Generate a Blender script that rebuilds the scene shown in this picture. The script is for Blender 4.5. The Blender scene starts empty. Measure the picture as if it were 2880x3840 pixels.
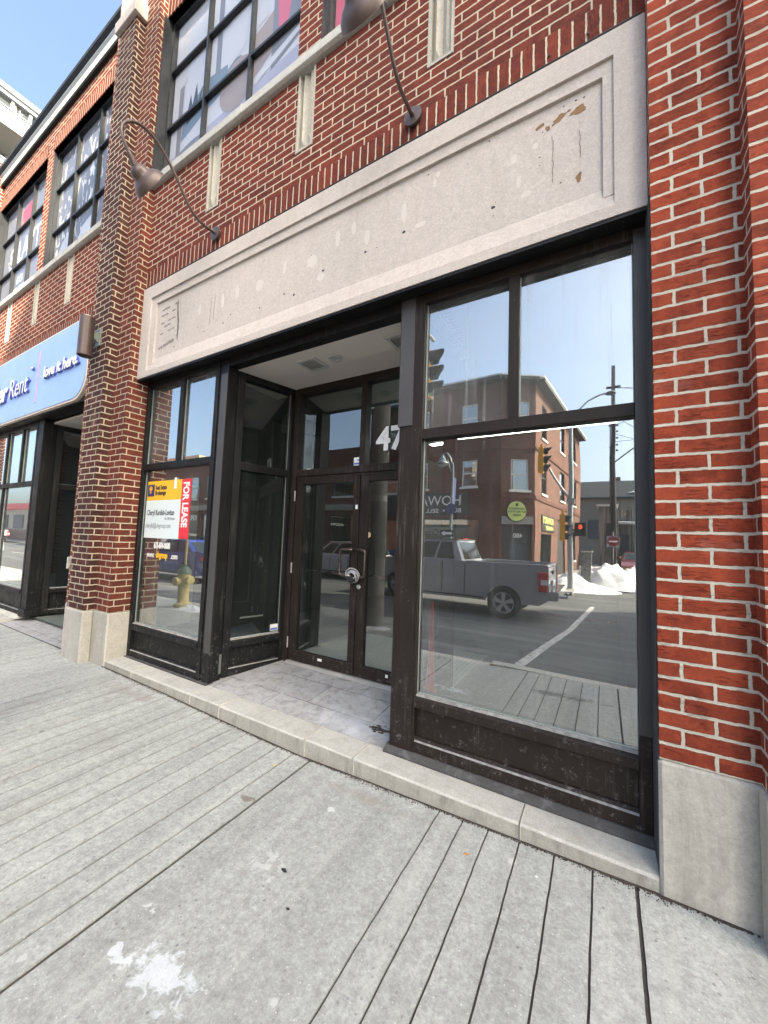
import bpy, bmesh, math, random
from mathutils import Vector, Matrix
R = math.radians
SC = bpy.context.scene
COL = SC.collection

# ------------------------------------------------------------------ camera
PITCH, YAW, ROLL = 0.07109, 0.52982, 0.03499
CAMP = Vector((0.0, -2.024, 1.4157))
fw = Vector((-math.sin(YAW) * math.cos(PITCH), math.cos(YAW) * math.cos(PITCH), math.sin(PITCH)))
rt = Vector((math.cos(YAW), math.sin(YAW), 0))
up = rt.cross(fw)
rr = rt * math.cos(ROLL) + up * math.sin(ROLL)
uu = -rt * math.sin(ROLL) + up * math.cos(ROLL)
cd = bpy.data.cameras.new('camera')
cam = bpy.data.objects.new('camera', cd)
COL.objects.link(cam)
cam.matrix_world = Matrix(((rr.x, uu.x, -fw.x, CAMP.x), (rr.y, uu.y, -fw.y, CAMP.y), (rr.z, uu.z, -fw.z, CAMP.z), (0, 0, 0, 1)))
cd.sensor_fit = 'VERTICAL'
cd.sensor_height = 36.0
cd.lens = 36.0 * 1412.44 / 3840.0
cd.clip_start = 0.05
cd.clip_end = 1000
SC.camera = cam

# ------------------------------------------------------------------ light
SUN = Vector((0.66, -0.38, 0.65)).normalized()
w = bpy.data.worlds.new('World')
SC.world = w
w.use_nodes = True
nt = w.node_tree
sky = nt.nodes.new('ShaderNodeTexSky')
sky.sky_type = 'NISHITA'
sky.sun_disc = False
sky.sun_elevation = math.asin(SUN.z)
sky.sun_rotation = math.atan2(SUN.x, SUN.y)
sky.air_density = 0.75
sky.dust_density = 5.0
sky.ozone_density = 0.8
nt.links.new(sky.outputs[0], nt.nodes['Background'].inputs[0])
nt.nodes['Background'].inputs[1].default_value = 0.095
sl = bpy.data.lights.new('sun', 'SUN')
sl.energy = 2.9
sl.angle = R(0.5)
sl.color = (1.0, 0.86, 0.70)
so = bpy.data.objects.new('sun', sl)
so.rotation_euler = SUN.to_track_quat('Z', 'Y').to_euler()
so.location = (0, 0, 30)
COL.objects.link(so)
SC.view_settings.view_transform = 'Standard'
SC.view_settings.look = 'None'
SC.view_settings.gamma = 1
SC.view_settings.use_curve_mapping = False
SC.view_settings.exposure = 2.80
SC.view_settings.use_white_balance = True
SC.view_settings.white_balance_temperature = 6600
SC.view_settings.white_balance_tint = 3
SC.cycles.max_bounces = 8
SC.cycles.transparent_max_bounces = 16
SC.cycles.caustics_reflective = False
SC.cycles.caustics_refractive = False

# ------------------------------------------------------------------ materials
MATS = {}


class NT:
    """small node helper"""
    def __init__(s, name):
        s.m = bpy.data.materials.new(name)
        s.m.use_nodes = True
        s.t = s.m.node_tree
        s.b = s.t.nodes['Principled BSDF']
        s.uv = None
        s.ob = None

    def n(s, ty, **kw):
        nd = s.t.nodes.new('ShaderNode' + ty)
        for k, v in kw.items():
            if k.startswith('_'):
                nd.inputs[k[1:].replace('_', ' ')].default_value = v
            else:
                setattr(nd, k, v)
        return nd

    def l(s, a, b):
        s.t.links.new(a, b)

    def co(s, kind='Object'):
        tc = s.n('TexCoord')
        return tc.outputs[kind]

    def vmap(s, vec, scale=(1, 1, 1), loc=(0, 0, 0), rot=(0, 0, 0)):
        mp = s.n('Mapping')
        mp.inputs['Scale'].default_value = scale
        mp.inputs['Location'].default_value = loc
        mp.inputs['Rotation'].default_value = rot
        s.l(vec, mp.inputs['Vector'])
        return mp.outputs[0]

    def noise(s, vec, scale, detail=4, rough=0.55, dist=0):
        nd = s.n('TexNoise')
        nd.inputs['Scale'].default_value = scale
        nd.inputs['Detail'].default_value = detail
        nd.inputs['Roughness'].default_value = rough
        nd.inputs['Distortion'].default_value = dist
        s.l(vec, nd.inputs['Vector'])
        return nd.outputs['Fac']

    def vor(s, vec, scale, feature='F1'):
        nd = s.n('TexVoronoi')
        nd.feature = feature
        nd.inputs['Scale'].default_value = scale
        s.l(vec, nd.inputs['Vector'])
        return nd

    def ramp(s, fac, stops):
        nd = s.n('ValToRGB')
        cr = nd.color_ramp
        while len(cr.elements) < len(stops):
            cr.elements.new(0.5)
        for e, (p, c) in zip(cr.elements, stops):
            e.position = p
            e.color = (c, c, c, 1) if isinstance(c, (int, float)) else (*c, 1)
        s.l(fac, nd.inputs[0])
        return nd.outputs[0]

    def mix(s, fac, a, b, mode='MIX'):
        nd = s.n('MixRGB', blend_type=mode)
        for i, x in ((0, fac), (1, a), (2, b)):
            if isinstance(x, (int, float)):
                nd.inputs[i].default_value = x if i == 0 else (x, x, x, 1)
            elif isinstance(x, tuple):
                nd.inputs[i].default_value = (*x, 1)
            else:
                s.l(x, nd.inputs[i])
        return nd.outputs[0]

    def math(s, op, a, b=0.0, c=None):
        nd = s.n('Math', operation=op)
        for i, x in enumerate((a, b, c)):
            if x is None:
                continue
            if isinstance(x, (int, float)):
                nd.inputs[i].default_value = x
            else:
                s.l(x, nd.inputs[i])
        return nd.outputs[0]

    def bump(s, h, strength=0.3, dist=0.01):
        nd = s.n('Bump')
        nd.inputs['Strength'].default_value = strength
        nd.inputs['Distance'].default_value = dist
        s.l(h, nd.inputs['Height'])
        s.l(nd.outputs[0], s.b.inputs['Normal'])

    def set(s, color=None, rough=None, metal=None, spec=None):
        if color is not None:
            if isinstance(color, tuple):
                s.b.inputs['Base Color'].default_value = (*color, 1)
            else:
                s.l(color, s.b.inputs['Base Color'])
        if rough is not None:
            if isinstance(rough, (int, float)):
                s.b.inputs['Roughness'].default_value = rough
            else:
                s.l(rough, s.b.inputs['Roughness'])
        if metal is not None:
            s.b.inputs['Metallic'].default_value = metal
        if spec is not None:
            s.b.inputs['Specular IOR Level'].default_value = spec
        return s


def plain(name, color, rough=0.6, metal=0.0, var=0.12, scale=9.0, emit=0.0, bump=0.0):
    """a procedural paint / metal / plastic: base colour broken up by noise"""
    if name in MATS:
        return MATS[name]
    k = NT(name)
    co = k.co()
    f = k.noise(co, scale, 5)
    lo = tuple(c * (1 - var) for c in color)
    hi = tuple(min(1, c * (1 + var)) for c in color)
    k.set(k.mix(f, lo, hi), k.ramp(k.noise(co, scale * 2.3, 3), [(0.3, max(0.02, rough - 0.08)), (0.7, min(1, rough + 0.08))]), metal)
    if bump:
        k.bump(k.noise(co, scale * 8, 4), bump, 0.004)
    if emit:
        k.b.inputs['Emission Color'].default_value = (*color, 1)
        k.b.inputs['Emission Strength'].default_value = emit
    MATS[name] = k.m
    return k.m


BW, RH = 0.212, 0.0677
ZP = 0.538          # top of the pilaster plinths; brick courses count from here


def brick_mat(name, c1, c2, mort, ms=0.0063, soot=0.0, bw=BW, rh=RH, offset=0.5, u0=0.064, efflo=0.0):
    k = NT(name)
    uv = k.co('UV')
    uvm = k.vmap(uv, loc=(-u0, 0, 0))
    # slightly ragged brick edges
    nz = k.n('TexNoise')
    nz.inputs['Scale'].default_value = 34
    nz.inputs['Detail'].default_value = 3
    k.l(uvm, nz.inputs['Vector'])
    sub = k.n('VectorMath', operation='SUBTRACT')
    k.l(nz.outputs['Color'], sub.inputs[0])
    sub.inputs[1].default_value = (0.5, 0.5, 0.5)
    scl = k.n('VectorMath', operation='SCALE')
    scl.inputs['Scale'].default_value = 0.0095
    k.l(sub.outputs[0], scl.inputs[0])
    add = k.n('VectorMath', operation='ADD')
    k.l(uvm, add.inputs[0])
    k.l(scl.outputs[0], add.inputs[1])
    br = k.n('TexBrick')
    br.offset = offset
    br.offset_frequency = 2
    br.squash = 1.0
    br.inputs['Scale'].default_value = 1.0
    br.inputs['Mortar Size'].default_value = ms
    br.inputs['Mortar Smooth'].default_value = 0.25
    br.inputs['Bias'].default_value = 0.0
    br.inputs['Brick Width'].default_value = bw
    br.inputs['Row Height'].default_value = rh
    br.inputs['Color1'].default_value = (0, 0, 0, 1)
    br.inputs['Color2'].default_value = (1, 1, 1, 1)
    br.inputs['Mortar'].default_value = (0.5, 0.5, 0.5, 1)
    k.l(add.outputs[0], br.inputs['Vector'])
    rnd = br.outputs['Color']
    base = k.mix(rnd, c1, c2)
    # odd bricks: a few dark fired ones
    base = k.mix(k.ramp(rnd, [(0.80, 0.0), (0.9, 0.6)]), base, tuple(c * 0.55 for c in c1))
    fine = k.noise(uv, 70, 7, 0.8)
    base = k.mix(k.ramp(k.noise(uv, 16, 5, 0.7), [(0.48, 0.0), (0.68, 0.5)]), base, tuple(min(1, c * 1.5) for c in c2))
    base = k.mix(k.ramp(k.noise(k.vmap(uv, loc=(5, 3, 0)), 11, 5, 0.7), [(0.50, 0.0), (0.66, 0.55)]), base, tuple(c * 0.5 for c in c1))
    base = k.mix(0.55, base, k.ramp(fine, [(0.3, 0.45), (0.7, 1.0)]), 'MULTIPLY')
    base = k.mix(0.5, base, (1.25, 1.2, 1.15), 'MULTIPLY')
    # horizontal creases of the wire-cut face
    cre = k.noise(k.vmap(uv, scale=(22, 130, 1)), 1.0, 4, 0.6, 0.8)
    patch = k.ramp(k.noise(uv, 7.0, 2), [(0.45, 0.0), (0.6, 1.0)])
    crm = k.math('MULTIPLY', k.ramp(cre, [(0.56, 0.0), (0.64, 1.0)]), patch)
    base = k.mix(k.math('MULTIPLY', crm, 0.55), base, tuple(c * 0.35 for c in c1))
    # large soft weather variation
    big = k.noise(uv, 1.1, 4)
    base = k.mix(k.ramp(big, [(0.35, 0.30 + soot), (0.65, 0.0 + soot * 0.5)]), base, (0.035, 0.02, 0.017))
    if efflo:
        base = k.mix(k.ramp(k.noise(uv, 3.5, 5), [(0.60, 0.0), (0.72, efflo)]), base, (0.34, 0.2, 0.17))
    mn = k.noise(uv, 90, 4, 0.7)
    mcol = k.mix(mn, tuple(c * 0.72 for c in mort), tuple(min(1, c * 1.12) for c in mort))
    mcol = k.mix(k.math('MULTIPLY', k.ramp(big, [(0.35, 1.0), (0.7, 0.0)]), 0.25 + soot), mcol, (0.12, 0.09, 0.07))
    fac = br.outputs['Fac']
    col = k.mix(fac, base, mcol)
    k.set(col, 0.88, 0, 0.25)
    h = k.math('SUBTRACT', 1.0, fac)
    h = k.math('ADD', h, k.math('MULTIPLY', fine, 0.22))
    h = k.math('SUBTRACT', h, k.math('MULTIPLY', crm, 0.35))
    k.bump(h, 0.95, 0.010)
    MATS[name] = k.m
    return k.m


def stone_mat(name, base, var=0.14, fleck=0.0, rough=0.85, stain=0.25, stain_col=(0.16, 0.14, 0.12), sc=1.0, warp=0.6):
    k = NT(name)
    co = k.co()
    f1 = k.noise(co, 2.2 * sc, 6, 0.6)
    f2 = k.noise(co, 60 * sc, 6, 0.7)
    c = k.mix(f1, tuple(x * (1 - var) for x in base), tuple(x * (1 + var) for x in base))
    c = k.mix(0.6, c, k.ramp(f2, [(0.28, 0.6), (0.72, 1.05)]), 'MULTIPLY')
    c = k.mix(0.6, c, k.ramp(k.noise(co, 17 * sc, 8, 0.85), [(0.33, 0.72), (0.67, 1.12)]), 'MULTIPLY')
    if fleck:
        v = k.vor(co, 85 * sc)
        c = k.mix(k.math('MULTIPLY', k.ramp(v.outputs['Distance'], [(0.12, 1.0), (0.2, 0.0)]), fleck), c, (0.09, 0.085, 0.08))
    st = k.noise(k.vmap(co, scale=(3.0, 3.0, 0.8)), 1.6 * sc, 7, 0.75, warp)
    c = k.mix(k.ramp(st, [(0.50, 0.0), (0.72, stain)]), c, stain_col)
    k.set(c, rough, 0, 0.3)
    k.bump(k.math('ADD', f2, k.math('MULTIPLY', k.noise(co, 14 * sc, 4), 0.8)), 0.35, 0.004)
    MATS[name] = k.m
    return k.m


def metal_frame_mat(name, base, rust, dirt=0.45):
    """weathered bronze-anodised storefront metal with drips and chalky dirt"""
    k = NT(name)
    co = k.co()
    drip = k.noise(k.vmap(co, scale=(46, 46, 2.2)), 1.0, 5, 0.7)
    blot = k.noise(co, 5.0, 6, 0.65)
    spk = k.vor(co, 46)
    c = k.mix(blot, base, rust)
    c = k.mix(k.math('MULTIPLY', k.math('MULTIPLY', k.ramp(drip, [(0.54, 0.0), (0.68, 1.0)]), k.ramp(k.noise(co, 2.6, 3), [(0.42, 0.15), (0.62, 1.0)])), dirt), c, (0.13, 0.118, 0.108))
    # chalk splashes and salt low down near the pavement
    geo = k.n('NewGeometry')
    sep = k.n('SeparateXYZ')
    k.l(geo.outputs['Position'], sep.inputs[0])
    low = k.ramp(k.math('MULTIPLY', sep.outputs['Z'], 1.0), [(0.05, 1.0), (0.75, 0.0)])
    sp = k.math('MULTIPLY', k.ramp(k.noise(co, 26, 6, 0.75), [(0.57, 0.0), (0.70, 1.0)]), low)
    c = k.mix(k.math('MULTIPLY', sp, 0.55), c, (0.30, 0.29, 0.28))
    dots = k.math('MULTIPLY', k.ramp(spk.outputs['Distance'], [(0.05, 1.0), (0.09, 0.0)]), k.ramp(blot, [(0.5, 0.0), (0.62, 1.0)]))
    c = k.mix(k.math('MULTIPLY', dots, 0.8), c, (0.5, 0.5, 0.48))
    k.set(c, k.ramp(blot, [(0.3, 0.40), (0.7, 0.65)]), 0.0, 0.22)
    k.bump(k.noise(co, 30, 4), 0.10, 0.004)
    MATS[name] = k.m
    return k.m


def glass_mat(name, refl=0.45, tint=(0.72, 0.80, 0.76), wave=0.02, dirt=0.06, fmul=1.2):
    k = NT(name)
    co = k.co()
    t = k.t
    t.nodes.remove(k.b)
    out = t.nodes['Material Output']
    gl = k.n('BsdfGlossy')
    gl.inputs['Roughness'].default_value = 0.0
    gl.inputs['Color'].default_value = (0.93, 0.97, 0.97, 1)
    tr = k.n('BsdfTransparent')
    tr.inputs['Color'].default_value = (*tint, 1)
    df = k.n('BsdfDiffuse')
    df.inputs['Color'].default_value = (0.55, 0.56, 0.55, 1)
    fr = k.n('Fresnel')
    fr.inputs['IOR'].default_value = 1.52
    f = k.math('ADD', k.math('MULTIPLY', fr.outputs[0], fmul), refl)
    f = k.math('MINIMUM', f, 0.97)
    m1 = k.n('MixShader')
    k.l(f, m1.inputs[0])
    k.l(tr.outputs[0], m1.inputs[1])
    k.l(gl.outputs[0], m1.inputs[2])
    dr = k.math('MULTIPLY', k.ramp(k.noise(k.vmap(co, scale=(26, 26, 0.9)), 1.0, 5, 0.7), [(0.55, 0.12), (0.72, 1.0)]), dirt)
    sm = k.math('MULTIPLY', k.ramp(k.noise(co, 3.2, 5, 0.6), [(0.40, 0.25), (0.75, 1.0)]), dirt * 0.6)
    dd = k.math('ADD', dr, sm)
    m2 = k.n('MixShader')
    k.l(dd, m2.inputs[0])
    k.l(m1.outputs[0], m2.inputs[1])
    k.l(df.outputs[0], m2.inputs[2])
    k.l(m2.outputs[0], out.inputs[0])
    bp = k.n('Bump')
    bp.inputs['Strength'].default_value = wave
    bp.inputs['Distance'].default_value = 0.02
    k.l(k.noise(co, 1.7, 2, 0.4), bp.inputs['Height'])
    k.l(bp.outputs[0], gl.inputs['Normal'])
    MATS[name] = k.m
    return k.m


MORT = (0.72, 0.62, 0.46)
brick_mat('brick_red', (0.135, 0.027, 0.017), (0.225, 0.046, 0.027), MORT)
brick_mat('brick_bright', (0.27, 0.043, 0.020), (0.39, 0.074, 0.033), (0.70, 0.64, 0.53), ms=0.0075, soot=0.06, efflo=0.28)
brick_mat('brick_sooty', (0.135, 0.034, 0.022), (0.23, 0.052, 0.032), MORT, soot=0.15, efflo=0.4, u0=0.04)
brick_mat('brick_charred', (0.055, 0.026, 0.021), (0.135, 0.040, 0.028), (0.70, 0.61, 0.47), ms=0.0068, soot=0.12, efflo=0.35, u0=0.04)
brick_mat('brick_soldier', (0.135, 0.027, 0.017), (0.225, 0.046, 0.027), MORT, bw=0.225, rh=RH, offset=0.0, u0=0.0)
brick_mat('brick_far', (0.145, 0.060, 0.046), (0.20, 0.082, 0.060), (0.19, 0.14, 0.12), u0=0.0)
brick_mat('brick_far_sunlit', (0.20, 0.098, 0.075), (0.26, 0.125, 0.095), (0.27, 0.19, 0.16), u0=0.0)  # same brick with the sunlit side's warm light mixed into its colour
stone_mat('limestone', (0.59, 0.53, 0.485), var=.10, fleck=.0, stain=0.30, stain_col=(0.36, 0.31, 0.25), sc=1.5)
stone_mat('cast_stone', (0.50, 0.475, 0.41), stain=0.25)
stone_mat('plinth_stone', (0.50, 0.475, 0.42), var=.2, fleck=.3, stain=0.6, stain_col=(0.22, 0.20, 0.17), sc=1.2)
stone_mat('kerb_granite', (0.52, 0.51, 0.47), var=0.2, fleck=0.8, stain=0.5, stain_col=(0.24, 0.215, 0.185), sc=1.7, warp=0.0)
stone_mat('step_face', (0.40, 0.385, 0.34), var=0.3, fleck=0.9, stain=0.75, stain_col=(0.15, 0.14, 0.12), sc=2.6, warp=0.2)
stone_mat('sill_dark', (0.075, 0.073, 0.072), stain=0.55, stain_col=(0.2, 0.2, 0.2), sc=2)
stone_mat('concrete_far', (0.34, 0.33, 0.31))
stone_mat('cornice_stone', (0.42, 0.45, 0.43), stain=0.1)
metal_frame_mat('bronze_metal', (0.013, 0.0095, 0.008), (0.027, 0.020, 0.017), 0.4)
metal_frame_mat('black_metal', (0.006, 0.006, 0.0065), (0.014, 0.0135, 0.014), 0.3)
plain('grey_cladding', (0.055, 0.052, 0.053), 0.5, 0.0, 0.2, 4)
plain('steel_window', (0.018, 0.02, 0.024), 0.45, 0.2)
plain('soffit_paint', (0.74, 0.68, 0.63), 0.8, 0, 0.06, 3)
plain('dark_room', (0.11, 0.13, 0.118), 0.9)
plain('room_floor', (0.16, 0.18, 0.165), 0.5)
plain('lamp_bronze', (0.10, 0.072, 0.065), 0.42, 0.35, 0.2, 16, bump=0.1)
plain('galvanised', (0.42, 0.43, 0.43), 0.42, 0.6, 0.15)
plain('white_paint', (0.78, 0.78, 0.76), 0.55, 0, 0.05)
plain('black_paint', (0.015, 0.015, 0.016), 0.5)
plain('debris_dark', (0.045, 0.036, 0.03), 0.95, 0, 0.5, 40)
glass_mat('glass_big', 0.36, (0.78, 0.84, 0.80), 0.05, 0.11)
glass_mat('glass_upper', 0.36, (0.5, 0.56, 0.56), 0.03, 0.26)
glass_mat('glass_door', 0.12, (0.84, 0.90, 0.86), 0.008, 0.03)
glass_mat('glass_print', 0.02, (0.92, 0.94, 0.96), 0.01, 0.02, 0.4)
glass_mat('glass_inner', 0.16, (0.7, 0.75, 0.75), 0.01, 0.0)
glass_mat('glass_far', 0.30, (0.5, 0.56, 0.56), 0.0, 0.02)


# ------------------------------------------------------------------ mesh building
class MB:
    """collects faces (with UVs in metres) and builds ONE mesh object"""
    def __init__(s):
        s.v, s.f, s.uv, s.mi = [], [], [], []
        s.M = None

    def face(s, pts, uv=None, mi=0, flip=False):
        P = [Vector(p) for p in pts]
        if s.M is not None:
            P = [s.M @ p for p in P]
        if uv is None:
            n = Vector((0, 0, 0))
            for i in range(len(P)):
                a, b = P[i], P[(i + 1) % len(P)]
                n += Vector(((a.y - b.y) * (a.z + b.z), (a.z - b.z) * (a.x + b.x), (a.x - b.x) * (a.y + b.y)))
            ax = max(range(3), key=lambda i: abs(n[i]))
            if ax == 1:
                uv = [(p.x, p.z - ZP) for p in P]
            elif ax == 0:
                uv = [(p.y, p.z - ZP) for p in P]
            else:
                uv = [(p.x, p.y) for p in P]
        b = len(s.v)
        s.v += [tuple(p) for p in P]
        ids = list(range(b, b + len(P)))
        if flip:
            ids.reverse()
            uv = list(uv)[::-1]
        s.f.append(ids)
        s.uv.append(list(uv))
        s.mi.append(mi)

    def box(s, x0, x1, y0, y1, z0, z1, mi=0, skip=''):
        x0, x1 = min(x0, x1), max(x0, x1)
        y0, y1 = min(y0, y1), max(y0, y1)
        z0, z1 = min(z0, z1), max(z0, z1)
        a = [(x0, y0, z0), (x1, y0, z0), (x1, y1, z0), (x0, y1, z0), (x0, y0, z1), (x1, y0, z1), (x1, y1, z1), (x0, y1, z1)]
        for key, ids in (('b', (0, 3, 2, 1)), ('t', (4, 5, 6, 7)), ('f', (0, 1, 5, 4)), ('k', (2, 3, 7, 6)), ('l', (3, 0, 4, 7)), ('r', (1, 2, 6, 5))):
            if key not in skip:
                s.face([a[i] for i in ids], mi=mi)

    def prism(s, prof, x0, x1, mi=0, mf=None):
        """profile in (y,z), extruded along x, counter-clockwise seen from +x"""
        n = len(prof)
        s.face([(x1, y, z) for y, z in prof], mi=mi)
        s.face([(x0, y, z) for y, z in prof][::-1], mi=mi)
        for i in range(n):
            (a, b), (c, d) = prof[i], prof[(i + 1) % n]
            s.face([(x0, a, b), (x0, c, d), (x1, c, d), (x1, a, b)][::-1], mi=(mf[1] if mf and i == mf[0] else mi))

    def poly(s, pts, d, mi=0):
        """flat polygon pts (CCW seen from the front) extruded by vector d backwards"""
        P = [Vector(p) for p in pts]
        D = Vector(d)
        s.face(P, mi=mi)
        s.face([p + D for p in P][::-1], mi=mi)
        n = len(P)
        for i in range(n):
            a, b = P[i], P[(i + 1) % n]
            s.face([a, a + D, b + D, b], mi=mi)

    def tube(s, pts, r, seg=10, cap=True, mi=0):
        P = [Vector(p) for p in pts]
        rs = r if isinstance(r, (list, tuple)) else [r] * len(P)
        ref = None
        rings = []
        for i, p in enumerate(P):
            t = (P[min(i + 1, len(P) - 1)] - P[max(i - 1, 0)]).normalized()
            if ref is None:
                ref = t.orthogonal().normalized()
            ref = (ref - t * ref.dot(t)).normalized()
            bn = t.cross(ref)
            rings.append([p + (ref * math.cos(2 * math.pi * k / seg) + bn * math.sin(2 * math.pi * k / seg)) * rs[i] for k in range(seg)])
        for i in range(len(P) - 1):
            for k in range(seg):
                k2 = (k + 1) % seg
                s.face([rings[i][k], rings[i][k2], rings[i + 1][k2], rings[i + 1][k]], mi=mi)
        if cap:
            s.face(rings[0][::-1], mi=mi)
            s.face(rings[-1], mi=mi)

    def lathe(s, c, axis, prof, seg=20, mi=0, caps=True):
        """prof: list of (distance along axis, radius)"""
        c, ax = Vector(c), Vector(axis).normalized()
        o = ax.orthogonal().normalized()
        q = ax.cross(o)
        rings = [[c + ax * d + (o * math.cos(2 * math.pi * k / seg) + q * math.sin(2 * math.pi * k / seg)) * r for k in range(seg)] for d, r in prof]
        for i in range(len(prof) - 1):
            for k in range(seg):
                k2 = (k + 1) % seg
                s.face([rings[i][k], rings[i][k2], rings[i + 1][k2], rings[i + 1][k]], mi=mi)
        if caps and prof[0][1] > 1e-5:
            s.face(rings[0][::-1], mi=mi)
        if caps and prof[-1][1] > 1e-5:
            s.face(rings[-1], mi=mi)

    def build(s, name, mat, parent=None, smooth=False, bevel=0.0):
        me = bpy.data.meshes.new(name)
        me.from_pydata(s.v, [], s.f)
        ul = me.uv_layers.new(name='UVMap')
        flat = [c for f in s.uv for c in f]
        for i, c in enumerate(flat):
            ul.data[i].uv = c
        mats = mat if isinstance(mat, (list, tuple)) else [mat]
        for m in mats:
            me.materials.append(MATS[m] if isinstance(m, str) else m)
        me.polygons.foreach_set('material_index', s.mi)
        if smooth or bevel:
            bm = bmesh.new()
            bm.from_mesh(me)
            bmesh.ops.remove_doubles(bm, verts=bm.verts, dist=1e-5)
            if smooth:
                for f in bm.faces:
                    f.smooth = True
                for e in bm.edges:
                    if len(e.link_faces) == 2 and e.calc_face_angle(0) > R(42):
                        e.smooth = False
            if bevel:
                es = [e for e in bm.edges if len(e.link_faces) == 2 and e.calc_face_angle(0) > R(30)]
                bmesh.ops.bevel(bm, geom=es, offset=bevel, segments=1, affect='EDGES', clamp_overlap=True)
            bm.to_mesh(me)
            bm.free()
        me.update()
        o = bpy.data.objects.new(name, me)
        COL.objects.link(o)
        if parent is not None:
            o.parent = parent
            o.matrix_parent_inverse = PINV(parent)
        return o


def PINV(p):
    M = Matrix.Identity(4)
    q = p
    chain = []
    while q is not None:
        chain.append(q)
        q = q.parent
    for q in reversed(chain):
        M = M @ (q.matrix_parent_inverse @ Matrix.LocRotScale(q.location, q.rotation_euler, q.scale) if q.parent else Matrix.LocRotScale(q.location, q.rotation_euler, q.scale))
    return M.inverted()


def tag(o, label=None, cat=None, group=None, kind=None):
    if label: o['label'] = label
    if cat: o['category'] = cat
    if group: o['group'] = group
    if kind: o['kind'] = kind
    return o


def root(name, loc, label, cat, group=None):
    o = bpy.data.objects.new(name, None)
    o.empty_display_size = 0.2
    o.location = loc
    COL.objects.link(o)
    return tag(o, label, cat, group)


def copy_tree(o, parent=None):
    c = o.copy()
    COL.objects.link(c)
    if parent is not None:
        c.parent = parent
        c.matrix_parent_inverse = o.matrix_parent_inverse.copy()
    for ch in list(o.children):
        copy_tree(ch, c)
    return c


def text(name, body, size, origin, right, upv, mat, parent=None, bold=0.0, sx=1.0, ext=0.002, align='LEFT', slant=0.0, res=3):
    """lettering as a mesh; origin = baseline start, right/upv unit vectors of the sign plane"""
    cu = bpy.data.curves.new('lettering', 'FONT')
    cu.body = body
    cu.size = size
    cu.align_x = align
    cu.offset = bold
    cu.extrude = ext
    cu.shear = slant
    cu.resolution_u = res
    tmp = bpy.data.objects.new('tmp', cu)
    COL.objects.link(tmp)
    dg = bpy.context.evaluated_depsgraph_get()
    me = bpy.data.meshes.new_from_object(tmp.evaluated_get(dg))
    bpy.data.objects.remove(tmp)
    right, upv = Vector(right).normalized(), Vector(upv).normalized()
    nrm = right.cross(upv)
    M = Matrix(((right.x * sx, upv.x, nrm.x, origin[0]), (right.y * sx, upv.y, nrm.y, origin[1]), (right.z * sx, upv.z, nrm.z, origin[2]), (0, 0, 0, 1)))
    me.transform(M)
    me.name = name
    me.materials.clear()
    me.materials.append(MATS[mat])
    o = bpy.data.objects.new(name, me)
    COL.objects.link(o)
    if parent is not None:
        o.parent = parent
        o.matrix_parent_inverse = PINV(parent)
    return o


def frameM(p0, p1, z=0.0):
    """local frame: x runs p0->p1 on the ground, y points to the right-hand back side, z up"""
    p0, p1 = Vector((*p0, z)), Vector((*p1, z))
    d = (p1 - p0).normalized()
    n = Vector((-d.y, d.x, 0))
    return Matrix(((d.x, n.x, 0, p0.x), (d.y, n.y, 0, p0.y), (0, 0, 1, p0.z), (0, 0, 0, 1))), (p1 - p0).length


# ================================================================== GROUND
GP = [(-60, 0.0), (-6, 0.0), (-4.5, -0.004), (-3.4, -0.02), (-2.4, -0.045), (-1.75, -0.055), (-1.34, -0.042), (-0.36, -0.016), (0.2, 0.002), (1.5, 0.01), (60, 0.01)]


def gz(x, y):
    for (a, b), (c, d) in zip(GP, GP[1:]):
        if x <= c:
            z = b + (d - b) * (x - a) / (c - a)
            break
    return z - 0.012 * max(0.0, -y)


KY = -2.20           # near kerb
FY = -13.2           # far kerb
RZ = -0.46           # road level


def road_z(y):
    if y > -7.0:
        return -0.20 + (RZ + 0.20) * (KY - 0.15 - y) / (7.0 + KY - 0.15)
    return RZ


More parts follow.
